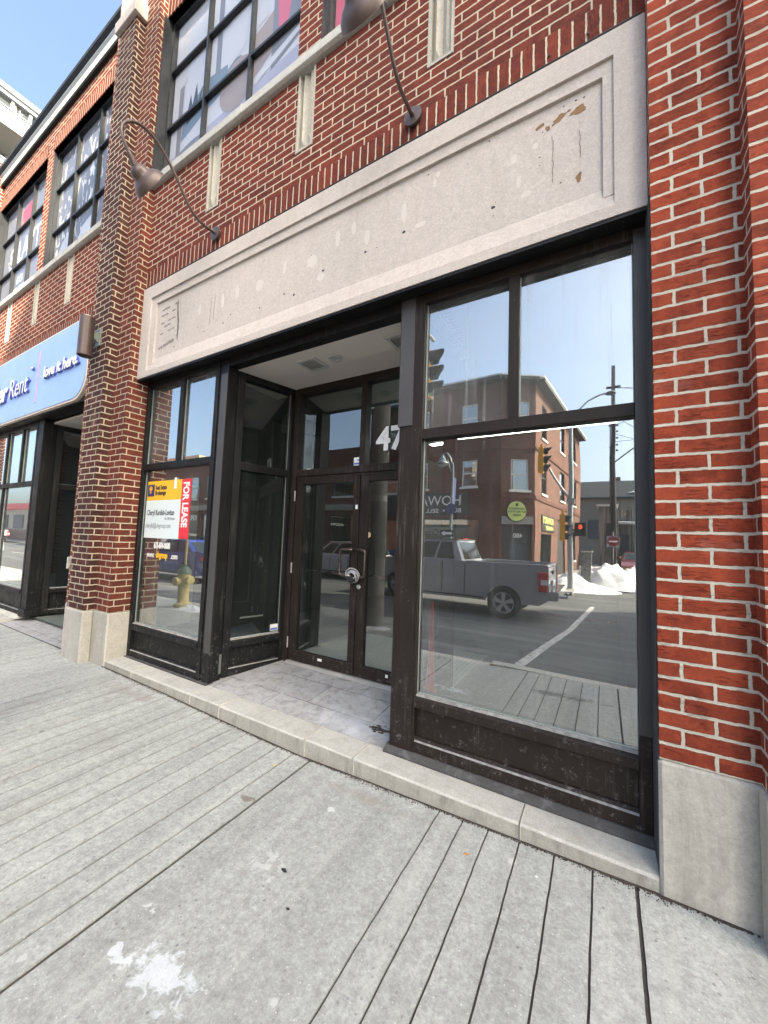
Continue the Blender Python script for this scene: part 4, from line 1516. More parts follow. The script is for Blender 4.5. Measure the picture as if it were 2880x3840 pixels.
tx('Brokerage', .066, -4.215, 1.803, 'ink', .0025, .72)
tx('Cheryl Kardish-Levitan', .083, -4.345, 1.585, 'ink', .001, .66)
tx('BA. PRI, Broker', .04, -4.0, 1.535, 'ink_grey', 0, .72)
tx('cherylkl@clvgroup.com', .073, -4.36, 1.45, 'ink_grey', 0, .68)
text('lettering', 'FOR LEASE', .135, (-3.70, yp, 1.925), (0, 0, -1), (1, 0, 0), 'white_paint', t, bold=.005, sx=.72, ext=.0006)
tx('613-604-0608', .085, -4.17, 1.235, 'white_paint', .004, .62, t, .2395)
tx('www.', .082, -4.29, 1.135, 'white_paint', .002, .72, t, .2395)
tx('clvgroup', .088, -4.115, 1.135, 'poster_yellow', .004, .68, t, .2395)
tx('.com', .082, -3.845, 1.135, 'white_paint', .002, .72, t, .2395)
t = tag(MB.build((lambda m: (m.box(-3.86, -3.825, .228, .236, 1.86, 1.975), m)[1])(MB()), 'paper_tape', 'white_paint', None, bevel=.001), 'white crumpled strip of tape hanging over the top of the lease sign', 'tape')

# bike-style cable lock wound through the door handles
t = root('cable_lock', (-2.0, .86, 1.05), 'coiled grey cable lock looped round both door pulls', 'cable lock')
plain('cable_grey', (0.45, 0.44, 0.44), 0.35, .3)
m = MB()
for q in range(5):
    rx, rz, ph = .075 - q * .008, .060 - .007 * q, q * .55
    m.tube([(-2.005 + rx * math.cos(a) + .006 * math.sin(q * 2), .862 - .012 * math.sin(a + ph) - q * .004, 1.062 + rz * math.sin(a) + .012 * math.cos(q * 1.7)) for a in [2 * math.pi * i / 26 for i in range(27)]], .0065, 8, cap=False)
m.build('cable', 'cable_grey', t, smooth=True)
m = MB()
m.tube([(-2.06, .845, 1.045), (-1.955, .845, 1.035)], .019, 14)
m.tube([(-2.03, .842, 1.02), (-1.98, .842, 1.018)], .014, 12)
m.build('lock_body', 'black_paint', t, smooth=True)


def sticker(name, x0, x1, y, z0, z1, mat, label, strip=None):
    m = MB()
    m.box(x0, x1, y - .0012, y, z0, z1)
    o = m.build(name, mat, None)
    tag(o, label, 'sticker')
    return o


plain('gold_disc', (0.60, 0.42, 0.28), 0.5)
m = MB(); m.lathe((-1.903, YD + .0325, 1.447), (0, -1, 0), [(0, .026), (.0015, .026)], 20)
tag(m.build('sticker', 'gold_disc', None), 'round tan sticker on the glass of the right door leaf', 'sticker')
plain('sticker_blue', (0.10, 0.16, 0.52), 0.5)
o = sticker('sticker', -2.115, -2.035, YD + .049, 2.118, 2.20, 'white_paint', 'white and blue sticker in the corner of the pane above the doors')
m = MB(); m.box(-2.108, -2.042, YD + .0465, YD + .0475, 2.128, 2.148); m.box(-2.075, -2.042, YD + .0465, YD + .0475, 2.165, 2.18); m.build('stripe', 'sticker_blue', o)
sticker('sticker', -2.425, -2.375, YD + .0115, .205, .228, 'white_paint', 'small white label on the bottom rail of the left door leaf')
sticker('sticker', -1.66, -1.635, YD + .0115, .205, .232, 'white_paint', 'small white label on the bottom rail of the right door leaf')
sticker('sticker', -2.048, -2.022, YD + .0112, 1.69, 1.73, 'white_paint', 'torn white paper scrap on the meeting stile of the left door')
sticker('sticker', -2.72, -2.66, YD + .049, 2.114, 2.126, 'white_paint', 'white setting strip at the left foot of the pane above the doors')
Ms, Ls = frameM((-3.058, .322), (-2.888, .925))
m = MB(); m.M = Ms
m.box(.49, .575, .036, .038, .435, .50)
o = tag(m.build('sticker', 'white_paint', None), 'white and blue sticker low in the splayed side window of the doorway', 'sticker')
m = MB(); m.M = Ms
m.box(.495, .57, .0345, .0355, .442, .462); m.build('stripe', 'sticker_blue', o)
m = MB(); m.M = Ms
m.box(.19, .43, .085, .092, .585, .60)
tag(m.build('paper_strip', 'white_paint', None), 'thin pale strip lying inside behind the splayed side window', 'strip')

# red floor banner edge standing inside the big window
plain('safety_red', (0.90, 0.06, 0.07), 0.5)
m = MB()
m.lathe((-0.985, .335, .412), (0, 0, 1), [(0, .040), (.03, .039), (.12, .027), (.30, .018), (.50, .012), (.60, .009)], 16)
tag(m.build('traffic_baton', 'safety_red', None, smooth=True), 'slim tapering red marker standing behind the left edge of the big window', 'marker')

# litter on the pavement
def crumb(name, mat, x, y, s, label, cat, seed, group=None, flat=.4):
    r_ = random.Random(seed)
    m = MB()
    n = 8
    zz = gz(x, y)
    pts = [(x + s * (1 + r_.uniform(-.35, .4)) * math.cos(2 * math.pi * i / n), y + .6 * s * (1 + r_.uniform(-.35, .4)) * math.sin(2 * math.pi * i / n)) for i in range(n)]
    m.face([(a, b, zz + .001) for a, b in pts])
    top = (x, y, zz + s * flat)
    for i in range(n):
        a, b = pts[i], pts[(i + 1) % n]
        m.face([(a[0], a[1], zz + .001), (b[0], b[1], zz + .001), top])
    return tag(m.build(name, mat, None), label, cat, group)


plain('leaf_orange', (0.42, 0.20, 0.06), 0.8)
plain('butt_tan', (0.62, 0.42, 0.16), 0.8)
crumb('crushed_scrap', 'black_paint', -1.22, -.70, .015, 'crumpled black scrap lying on the large pavement slab', 'litter', 2)
crumb('crushed_scrap', 'black_paint', -1.08, -.82, .008, 'tiny black scrap on the slab nearer the camera', 'litter', 5)
crumb('fallen_leaf', 'leaf_orange', -.56, -.21, .013, 'small orange leaf on the scored pavement by the step', 'leaf', 6)
crumb('paper_bit', 'white_paint', -.26, -.17, .008, 'tiny white paper bit on the scored pavement by the step', 'litter', 7)
crumb('cigarette_end', 'butt_tan', -1.84, -.17, .012, 'tan cigarette end on the pavement by the step', 'litter', 9)
# dirt and grit swept against the step
m = MB()
r_ = random.Random(21)
for i in range(3200):
    x = r_.uniform(-4.5, 1.2)
    y = -.008 - abs(r_.gauss(0, .013 if math.sin(x * 5 + 1) > .2 else .006)) - (.112 if .49 < x < .93 else 0)
    if x > .2: y -= 0
    s = r_.uniform(.0015, .0055)
    z = gz(x, y) - .001
    a = r_.uniform(0, 3)
    P = [(x + s * math.cos(a + q * 2.1), y + s * math.sin(a + q * 2.1), z) for q in range(3)]
    for q in range(3):
        m.face([P[q], P[(q + 1) % 3], (x, y, z + s * 1.1)])
for jx, jw in joints:
    if jw > 1 and -9 < jx < 2:
        for i in range(160):
            y = r_.uniform(-1.9, -.02); x = jx + r_.gauss(0, .005); s = r_.uniform(.002, .005)
            z = gz(x, y) - .010; a = r_.uniform(0, 3)
            P = [(x + s * math.cos(a + q * 2.1), y + s * math.sin(a + q * 2.1), z) for q in range(3)]
            for q in range(3):
                m.face([P[q], P[(q + 1) % 3], (x, y, z + s * 1.3)])
tag(m.build('grit', 'debris_dark', None), kind='stuff', label='dark grit gathered along the foot of the step and in the joints', cat='grit')

m = MB()
r_ = random.Random(33)
xx = -4.50
pv = None
while xx < 1.19:
    base = -.004 if xx < .19 else (-.114 if .49 < xx < .93 else -.010)
    wdt = .007 + .005 * math.sin(xx * 2.3) + .004 * math.sin(xx * 11.7 + 1) + .003 * math.sin(xx * 37) + .002 * math.sin(xx * 91 + 2) + r_.uniform(-.001, .002)
    cur = ((xx, base + .004), (xx, base - max(.004, wdt)))
    if pv and not (.47 < xx < .52 or .91 < xx < .95):
        m.face([(*pv[1], gz(*pv[1]) + .0022), (*cur[1], gz(*cur[1]) + .0018), (*cur[0], gz(*cur[0]) + .003), (*pv[0], gz(*pv[0]) + .003)])
    pv = cur
    xx += .006
xx = -5.2
tag(m.build('dirt_line', 'debris_dark', None), kind='stuff', label='dark ragged line of dirt between pavement and stone step', cat='dirt')
for i in range(26):
    crumb('grit_clump', 'debris_dark', -1.40 + r_.gauss(0, .05), .36 + r_.gauss(0, .02), r_.uniform(.006, .016), 'wet black debris clump at the foot of the broad metal pier', 'litter', i, 'black debris by the metal pier') if False else None
m = MB()
for i in range(60):
    cx_, cy_, q_ = -1.36 + r_.gauss(0, .05), .37 + r_.gauss(0, .018), r_.uniform(.004, .013)
    zf_ = .059 + .066 * (cy_ - .2) / .72
    P = [(cx_ + q_ * 1.6 * math.cos(a_ * 1.257), cy_ + q_ * math.sin(a_ * 1.257), zf_ + .0008) for a_ in range(5)]
    for a_ in range(5):
        m.face([P[a_], P[(a_ + 1) % 5], (cx_, cy_, zf_ + q_ * .5)])
tag(m.build('debris_clump', 'debris_dark', None), kind='stuff', label='wet black debris clump at the foot of the broad metal pier', cat='litter')

# ================================================================== ACROSS THE STREET
GZ = RZ + .13
# ---- corner brick building
h = root('corner_building', (-4, -17, GZ), 'three storey dark brick corner building opposite, with a chamfered doorway numbered 480', 'building')
A_, B_, C_, D_ = (-2.92, -17.1), (-1.6, -30.0), (-4.39, -16.2), (-13.0, -16.2)
TOPH = 9.62


def far_wall(p0, p1, holes, mat, z1=TOPH, wins=(), arch=False, parent=None):
    M, L = frameM(p0, p1)
    m = MB(); m.M = M
    wall_cells(m, 0, L, GZ - .3, z1, holes, 0, depth=.14)
    o = m.build('wall', mat, parent)
    return M, L


plain('trim_pale', (0.75, 0.75, 0.73), 0.6)
plain('trim_dark', (0.045, 0.04, 0.04), 0.6)
plain('curtain', (0.5, 0.56, 0.55), 0.8, 0, .25, 4)


def far_window(M, u0, u1, z0, z1, parent, frame='trim_pale', back='curtain', split=True, sill=True, arch=0.0):
    m = MB(); m.M = M
    f = .055
    m.box(u0, u0 + f, .05, .12, z0, z1); m.box(u1 - f, u1, .05, .12, z0, z1)
    m.box(u0 + f, u1 - f, .05, .12, z0, z0 + f); m.box(u0 + f, u1 - f, .05, .12, z1 - f, z1)
    if split:
        m.box(u0 + f, u1 - f, .055, .115, (z0 + z1) / 2 - .03, (z0 + z1) / 2 + .03)
    w_ = m.build('window', frame, parent)
    g = MB(); g.M = M
    g.face([(u0 + f, .09, z0 + f), (u1 - f, .09, z0 + f), (u1 - f, .09, z1 - f), (u0 + f, .09, z1 - f)])
    g.build('pane', 'glass_far', w_)
    g = MB(); g.M = M
    g.box(u0 + f, u1 - f, .16, .17, z0 + f, z1 - f)
    g.build('blind', back, w_)
    if sill:
        s_ = MB(); s_.M = M
        s_.box(u0 - .10, u1 + .10, -.06, .05, z0 - .11, z0 - .003)
        s_.build('sill', 'trim_pale', w_)
    return w_


fw_ = [(1.16, 1.99, 4.22, 5.60), (1.16, 1.99, 7.10, 8.52), (3.9, 4.73, 4.22, 5.60), (3.9, 4.73, 7.10, 8.52), (6.5, 7.33, 4.22, 5.6), (6.5, 7.33, 7.1, 8.52)]
M, L = far_wall(C_, D_, fw_ + [(1.0, 7.9, .35, 2.6)], 'brick_far', parent=h)
for u0, u1, z0, z1 in fw_:
    far_window(M, u0, u1, z0, z1, h)
far_window(M, 1.0, 7.9, .35, 2.6, h, frame='trim_dark', back='curtain', split=False, sill=False)
m = MB(); m.M = M
m.box(1.3, 7.6, .13, .135, 1.2, 2.35); bn = m.build('window_banner', 'trim_pale', h)
text('lettering', 'HOWARD\u2019S \u2022 PAWN BROKERS \u2022 HOWARD\u2019S', .20, M @ Vector((1.45, .122, 2.16)), M.to_3x3() @ Vector((1, 0, 0)), (0, 0, 1), 'ink', bn, bold=.004)
text('lettering', 'Group Diploma', .42, M @ Vector((3.2, .122, 1.75)), M.to_3x3() @ Vector((1, 0, 0)), (0, 0, 1), 'ink', bn, bold=.012)
m = MB(); m.M = M
m.box(1.55, 8.3, -.12, -.01, 2.75, 3.95); sb = m.build('sign_board', 'trim_dark', h)
text('lettering', 'HOWARD\u2019S', .74, M @ Vector((1.9, -.125, 3.28)), M.to_3x3() @ Vector((1, 0, 0)), (0, 0, 1), 'trim_pale', sb, bold=.004, sx=.98)
text('lettering', 'BUY  \u2022  SELL  \u2022  TRADE', .30, M @ Vector((1.9, -.125, 2.9)), M.to_3x3() @ Vector((1, 0, 0)), (0, 0, 1), 'trim_pale', sb, bold=.004, sx=1.25)
# chamfer
M, L = far_wall(A_, C_, [(.30, 1.20, 4.03, 5.58), (.30, 1.20, 7.1, 8.52), (.15, 1.62, GZ, 2.35)], 'brick_far', parent=h)
far_window(M, .30, 1.20, 4.03, 5.58, h)
far_window(M, .30, 1.20, 7.10, 8.52, h)
m = MB(); m.M = M
m.box(.12, 1.65, -.05, .139, 2.36, 2.72); m.build('door_lintel', 'concrete_far', h)
m = MB(); m.M = M
m.box(.15, 1.62, .145, .19, GZ, 2.35); dd = m.build('door', 'trim_dark', h)
text('door_number', '480', .30, M @ Vector((.55, .142, 1.72)), M.to_3x3() @ Vector((1, 0, 0)), (0, 0, 1), 'trim_pale', dd, bold=.004)
m = MB(); m.M = M
m.box(.55, 1.2, .139, .144, -.1, 1.45)
m.build('door_pane', 'film_dark', dd)
# side along the cross street (sunlit)
sw = [(1.35, 2.41, 4.05, 5.85), (5.75, 7.1, 4.15, 5.95), (9.85, 11.1, 4.2, 6.0), (1.25, 2.3, 7.0, 8.8), (5.75, 7.05, 7.15, 8.9), (9.85, 11.1, 7.3, 9.0)]
M, L = frameM(B_, A_)
conv = lambda u0, u1: (L - u1, L - u0)
hs = [(*conv(a, b), c, d) for a, b, c, d in sw] + [(*conv(1.1, 3.46), -.1, 2.0), (*conv(5.1, 7.4), GZ, 2.95), (*conv(9.2, 11.2), .4, 2.4)]
m = MB(); m.M = M
wall_cells(m, 0, L, GZ - .3, TOPH, hs, 0, depth=.14)
m.build('wall', 'brick_far_sunlit', h)
for a, b, c, d in sw:
    u0, u1 = conv(a, b)
    far_window(M, u0, u1, c, d, h, frame='trim_dark')
u0, u1 = conv(1.1, 3.46)
far_window(M, u0, u1, -.1, 2.0, h, frame='trim_dark', split=False)
u0, u1 = conv(9.2, 11.2)
far_window(M, u0, u1, .4, 2.4, h, frame='trim_dark', split=False)
u0, u1 = conv(5.1, 7.4)
m = MB(); m.M = M
m.box(u0, u1, .10, .16, GZ, 2.95)
m.build('door', 'trim_dark', h)
m = MB(); m.M = M
u0, u1 = conv(1.2, 3.9)
m.box(u0, u1, -.05, -.01, 2.12, 2.95); sb = m.build('sign_board', 'ink', h)
plain('letter_lime', (0.72, 0.75, 0.25), 0.5, 0, .05)
text('lettering', 'HOWARD\u2019S', .50, M @ Vector((u0 + .15, -.056, 2.52)), M.to_3x3() @ Vector((1, 0, 0)), (0, 0, 1), 'letter_lime', sb, bold=.01, sx=.92)
text('lettering', 'PAWN SHOP', .30, M @ Vector((u0 + .25, -.056, 2.2)), M.to_3x3() @ Vector((1, 0, 0)), (0, 0, 1), 'letter_lime', sb, bold=.01, sx=1.0)
# belts, roof edge
m = MB()
for (p0, p1) in ((B_, A_), (A_, C_), (C_, D_)):
    m.M, L = frameM(p0, p1)
    m.box(.03, L - .03, -.05, -.003, 3.60, 3.78)
    m.box(.03, L - .03, -.05, -.003, 6.10, 6.22)
m.M = None
m.build('belt_course', 'brick_far', h)
m = MB()
for (p0, p1) in ((B_, A_), (A_, C_), (C_, D_)):
    m.M, L = frameM(p0, p1)
    m.box(0, L, -.45, -.004, TOPH - .16, TOPH)
m.M = None
m.build('eave', 'trim_dark', h)
pts = [(B_[0] + .5, B_[1]), (A_[0] + .45, A_[1] + .15), (C_[0] + .15, C_[1] + .45), (D_[0], D_[1] + .45), (D_[0], -30)]
m = MB()
m.poly([(x, y, TOPH + .09) for x, y in pts], (0, 0, -.08))
m.build('roof', 'snow', h)
m = MB()
m.box(-13, -5, -29.9, -17, GZ, TOPH - .2)
m.build('wall', 'brick_far', h)
m = MB()
m.lathe(Vector((-3.70, -16.55, 2.96)), Vector((.52, .854, 0)), [(0, .50), (.05, .50), (.055, .47)], 32)
t = tag(m.build('round_sign', 'trim_dark', None), 'round lime green hanging sign over the chamfered corner doorway opposite', 'sign')
plain('sign_lime', (0.55, 0.66, 0.20), 0.5, 0, .05)
fdir = Vector((.52, .854, 0)).normalized()
fr_ = Vector((-fdir.y, fdir.x, 0))   # reader's right
fc = Vector((-3.70, -16.55, 2.96)) + fdir * .056
m = MB(); m.lathe(fc, fdir, [(0, .46), (.004, .46)], 32); m.build('face', 'sign_lime', t)
for b_, sz, dz in (('HOWARD\u2019S', .15, .06), ('BUY SELL TRADE', .115, -.07), ('PAWN', .13, -.24)):
    text('lettering', b_, sz, fc + fdir * .006 + Vector((0, 0, dz)), fr_, (0, 0, 1), 'ink', t, bold=.003, align='CENTER')
m = MB(); m.lathe(fc + fdir * .004 + Vector((0, 0, .30)), fdir, [(0, .08), (.004, .08)], 6); m.build('emblem', 'ink', t)

# ---- long brick block further along, restaurant, apartment behind it
t = root('brick_block', (-29, -16.2, GZ), 'long two storey brick block with green framed windows beyond the corner building', 'building')
ws = [(1.0 + 2.95 * i, 2.85 + 2.95 * i, 4.16, 5.94) for i in range(10)]
ss = [(.8 + 2.95 * i, 3.1 + 2.95 * i, .3, 2.9) for i in range(10)]
M, L = far_wall((-13.0, -16.25), (-45, -16.25), ws + ss, 'brick_far', z1=7.4, parent=t)
plain('trim_green', (0.14, 0.32, 0.27), 0.5)
for q in ws:
    far_window(M, *q, t, frame='trim_green')
for q in ss:
    far_window(M, *q, t, frame='trim_dark', back='film_grey', split=False, sill=False)
m = MB(); m.M = M
m.box(0.02, L, -.12, -.01, 3.2, 3.62)
m.build('ledge', 'concrete_far', t)
text('lettering', 'KFC', .6, M @ Vector((15.4, -.125, 2.35)), M.to_3x3() @ Vector((1, 0, 0)), (0, 0, 1), 'trim_pale', t, bold=.01)
m = MB(); m.box(-45, -13.02, -28, -16.4, GZ, 7.2); m.build('wall', 'brick_far', t)

t = root('restaurant', (-66, -16, GZ), 'low pale restaurant with a bright red roof band down the street', 'building')
plain('render_cream', (0.60, 0.50, 0.38), 0.8, 0, .08, 1)
plain('brown_brick', (0.22, 0.12, 0.09), 0.8)
m = MB(); m.box(-80, -52, -26, -16, -2.4, 3.6); m.build('wall', 'render_cream', t)
m = MB(); m.box(-80.2, -51.8, -26.2, -15.7, 3.6, 4.35); m.build('roof_band', 'safety_red', t)
m = MB(); m.box(-80, -52, -15.995, -15.9, -2.4, 1.0); m.build('base_course', 'brown_brick', t)
for i in range(5):
    m = MB(); m.box(-78 + i * 5.2, -75 + i * 5.2, -15.99, -15.85, 1.1, 2.9); m.build('window', 'film_dark', t)
t = root('apartment_block', (-66, -30, GZ), 'tall yellow brick apartment block behind the red roofed restaurant', 'building')
plain('yellow_brick', (0.42, 0.36, 0.20), 0.8, 0, .08, 1)
m = MB(); m.box(-92, -50, -44, -30, -2, 12.5); m.build('wall', 'yellow_brick', t)
for i in range(9):
    for j in range(3):
        m = MB(); m.box(-90 + i * 4.4, -88 + i * 4.4, -29.99, -29.9, 2 + j * 3.2, 3.6 + j * 3.2); m.build('window', 'film_dark', t)


def bare_tree(x, y, z, H, seed, label):
    t = root('bare_tree', (x, y, z), label, 'tree', 'leafless trees down the street')
    r_ = random.Random(seed)
    plain('bark', (0.10, 0.075, 0.055), 0.9)
    m = MB()
    m.tube([(x, y, z), (x + .05, y, z + H * .2), (x, y + .05, z + H * .42)], [H * .022, H * .017, H * .013], 7)
    m.build('trunk', 'bark', t, smooth=True)
    m = MB()

    def grow(p, d, ln, r, lev):
        pts = [p]
        rs = [r]
        for i in range(4):
            d = (d + Vector((r_.uniform(-.22, .22), r_.uniform(-.22, .22), r_.uniform(-.06, .2)))).normalized()
            p = p + d * ln / 4
            pts.append(p)
            rs.append(r * (1 - .17 * (i + 1)))
        m.tube(pts, rs, 4, cap=False)
        if lev:
            for i in range(4 if lev > 1 else 3):
                q = pts[r_.randint(2, 4)]
                a = r_.uniform(0, 6.28)
                nd = (d * .7 + Vector((math.cos(a), math.sin(a), r_.uniform(-.1, .5))) * .8).normalized()
                grow(q, nd, ln * r_.uniform(.5, .7), rs[-1] * .8, lev - 1)
    for i in range(6):
        a = i * 1.05 + r_.uniform(-.3, .3)
        grow(Vector((x, y, z + H * (.3 + .02 * i))), Vector((math.cos(a) * .7, math.sin(a) * .7, .8)).normalized(), H * .38, H * .009, 3)
    m.build('crown', 'bark', t)


bare_tree(-70, -21, -.4, 10.5, 3, 'leafless tree rising behind the red roof band, nearest its middle')
bare_tree(-60, -27.5, -.4, 11.5, 5, 'leafless tree in front of the yellow apartment block, nearer the camera')

# ---- slate roofed house across the side street
t = root('slate_house', (3, -44, GZ), 'grey rendered house with a dark snowy mansard roof at the end of the side street', 'building')
plain('render_grey', (0.23, 0.22, 0.20), 0.85, 0, .15, 1)
plain('slate_dark', (0.05, 0.052, 0.06), 0.6, 0, .2, 2)
m = MB(); m.box(-6, 8, -56, -44, GZ - .5, 6.45); m.build('wall', 'render_grey', t)
m = MB()
m.prism([(-43.5, 6.45), (-43.5, 6.62), (-45.6, 8.65), (-54.4, 8.65), (-56.5, 6.62), (-56.5, 6.45)][::-1], -6.4, 8.4)
rf = m.build('roof', 'slate_dark', t)
m = MB()
m.poly([(2.2, -43.9, 7.08), (8.3, -43.9, 7.08), (8.3, -44.7, 7.85), (5.0, -44.8, 7.95), (3.4, -44.35, 7.5)], (0, .02, .05)); m.build('snow_patch', 'snow', rf)
m = MB(); m.box(.6, 1.7, -50, -49, 8.6, 9.6); m.build('chimney', 'brown_brick', rf)
for i in range(4):
    m = MB(); m.box(-4.5 + i * 3, -3.5 + i * 3, -43.99, -43.9, 2.2, 4.2); m.build('window', 'film_dark', t)

t = root('wooden_porch', (1.5, -31, GZ), 'weathered board porch with snow on its small roofs beside the utility pole', 'porch')
k = NT('board_siding')
co = k.co()
wv = k.noise(k.vmap(co, scale=(11, 1, .3)), 1.0, 3, .6)
k.set(k.mix(k.ramp(wv, [(.42, 0.0), (.58, 1.0)]), (0.09, 0.08, 0.07), (0.38, 0.36, 0.33)), .85)
MATS['board_siding'] = k.m
m = MB(); m.box(-.35, .75, -33, -31.2, GZ, 4.45); m.box(.75, 4.4, -34, -31.6, GZ, 4.2); m.build('wall', 'board_siding', t)
m = MB(); m.prism([(-31.0, 4.45), (-33.2, 4.45), (-33.2, 4.75), (-31.0, 4.6)][::-1], -.5, .95); m.build('roof', 'snow', t)
m = MB(); m.prism([(-30.9, 3.15), (-32.2, 3.15), (-32.2, 3.45), (-30.9, 3.3)][::-1], .9, 2.7); m.build('roof', 'snow', t)
for xx in (.95, 1.7, 2.6):
    m = MB(); m.box(xx, xx + .1, -31.1, -31.0, GZ, 3.15); m.build('post', 'trim_dark', t)
m = MB(); m.box(1.1, 1.6, -31.6, -31.5, GZ, 2.4); m.box(.1, .45, -31.19, -31.1, 1.6, 3.2); m.build('door', 'trim_dark', t)

# ---- snow banks
def snow_bank(name, cx, cy, rx, ry, h, z0, seed, label):
    r_ = random.Random(seed)
    N = 44
    ph = [r_.uniform(0, 6) for _ in range(6)]

    def hh(u, v):
        d = math.sqrt(u * u + v * v)
        b = max(0, 1 - d ** 1.6)
        n = .30 * math.sin(u * 4.1 + ph[0]) * math.cos(v * 3.3 + ph[1]) + .16 * math.sin(u * 9.7 + ph[2] + v * 4) + .10 * math.sin(v * 13 + ph[3]) * math.sin(u * 15 + ph[4])
        n += .05 * math.sin(u * 31 + v * 17) * math.sin(v * 37 - u * 11)
        return b * (.8 + n) * h - .03
    m = MB()
    for i in range(N):
        for j in range(N):
            q = []
            for (a, b) in ((i, j), (i + 1, j), (i + 1, j + 1), (i, j + 1)):
                u, v = 2 * a / N - 1, 2 * b / N - 1
                q.append((cx + u * rx, cy + v * ry, z0 + hh(u, v)))
            if max(p[2] for p in q) > z0 - .02:
                m.face(q)
    return tag(m.build(name, 'snow', None, smooth=True), label, 'snow bank')


snow_bank('snow_bank', .35, -18.6, 1.8, 2.6, 1.35, GZ - .05, 3, 'ploughed snow heap on the far street corner beside the stone pillar')
snow_bank('snow_bank', 1.9, -17.2, 1.3, 1.6, .8, RZ, 4, 'lower grey snow ridge to the right of the corner heap')
snow_bank('snow_bank', -1.3, -15.6, 1.9, 1.3, .62, GZ - .1, 8, 'long low snow ridge round the traffic signal pole')
snow_bank('snow_patch', -6.72, -1.85, .55, .26, .13, gz(-6.7, -1.9) - .01, 9, 'thin patch of melting snow round the yellow hydrant')

# ---- traffic signals
plain('signal_yellow', (0.75, 0.36, 0.02), 0.45, 0, .08)
plain('signal_black', (0.02, 0.02, 0.02), 0.5)
plain('lens_dark', (0.04, 0.03, 0.03), 0.2)
plain('lens_green', (0.02, 0.22, 0.14), 0.2)


def signal_head(c, par, scale=1.0, fx=1.0):
    """three-light head facing +x (fx=1)"""
    x, y, z = c
    m = MB()
    for i in (-1, 0, 1):
        m.box(x - .11 * fx, x + .10 * fx, y - .17, y + .17, z + i * .36 - .177, z + i * .36 + .177)
    m.box(x - .05, x + .05, y - .03, y + .03, z + .535, z + .70)
    hd = m.build('housing', 'signal_yellow', par, bevel=.012)
    for i, le in ((1, 'lens_dark'), (0, 'lens_dark'), (-1, 'lens_green')):
        m = MB()
        zc = z + i * .36
        n = 14
        ln = .30
        for q in range(n):
            a0, a1 = R(-50 + 280 * q / n), R(-50 + 280 * (q + 1) / n)
            l0 = ln * (.45 + .55 * max(0, math.sin(a0))); l1 = ln * (.45 + .55 * max(0, math.sin(a1)))
            P = lambda a, l, r: (x + fx * (.10 + l), y + r * math.cos(a), zc + r * math.sin(a))
            m.face([P(a0, 0, .155), P(a1, 0, .155), P(a1, l1, .15), P(a0, l0, .15)])
            m.face([P(a0, 0, .148), P(a0, l0, .143), P(a1, l1, .143), P(a1, 0, .148)])
        m.build('visor', 'signal_black', hd)
        m = MB(); m.lathe((x + fx * .101, y, zc), (fx, 0, 0), [(0, .145), (.03, .10), (.04, 0)], 16); m.build('lens', le, hd)


t = root('signal_pole', (-1.16, -14.4, GZ), 'galvanised traffic signal pole with curved street lamp arm on the far corner', 'signal pole')
PXs, PYs = -1.16, -14.4
m = MB(); m.tube([(PXs, PYs, GZ), (PXs, PYs, 3), (PXs, PYs, 6.45)], [.11, .095, .075], 14); m.build('pole', 'galvanised', t, smooth=True)
m = MB(); m.tube([(PXs, PYs, 6.35), (PXs + .25, PYs, 6.9), (PXs + .62, PYs, 7.25), (PXs + 1.0, PYs, 7.42), (PXs + 1.25, PYs, 7.47)], .035, 8); m.build('lamp_arm', 'galvanised', t, smooth=True)
m = MB(); m.lathe((PXs + 1.42, PYs, 7.50), (0, 0, -1), [(-.04, .02), (0, .14), (.05, .19), (.08, .19), (.10, 0)], 18); m.build('lamp_head', 'trim_dark', t, smooth=True)
m = MB(); m.tube([(PXs, PYs, 3.22), (PXs - .45, PYs, 3.95), (PXs - .78, PYs, 4.55)], .045, 8); m.box(PXs - .14, PXs + .14, PYs - .14, PYs + .14, 3.08, 3.30); m.build('signal_arm', 'galvanised', t, smooth=False)
signal_head((-2.27 + .0, PYs, 4.95), t)
signal_head((PXs - .28, PYs - .02, 2.12), t)
m = MB(); m.box(PXs + .16, PXs + .56, PYs - .12, PYs + .12, 1.78, 2.34); m.box(PXs, PXs + .16, PYs - .03, PYs + .03, 2.0, 2.08); ph = m.build('walk_signal', 'signal_black', t, bevel=.01)
k = NT('signal_red_lit')
k.set((.8, .1, .04), .5)
k.b.inputs['Emission Color'].default_value = (1, .10, .03, 1)
k.b.inputs['Emission Strength'].default_value = 0.30
MATS['signal_red_lit'] = k.m
m = MB()
hx, hz, hy = PXs + .36, 2.17, PYs + .125
m.box(hx - .055, hx + .055, hy, hy + .01, hz - .10, hz + .02)
for q in range(4):
    m.box(hx - .055 + q * .029, hx - .033 + q * .029, hy, hy + .01, hz + .02, hz + .10 - .015 * abs(q - 1.4))
m.box(hx + .055, hx + .085, hy, hy + .01, hz - .05, hz + .02)
m.build('lit_hand', 'signal_red_lit', ph)

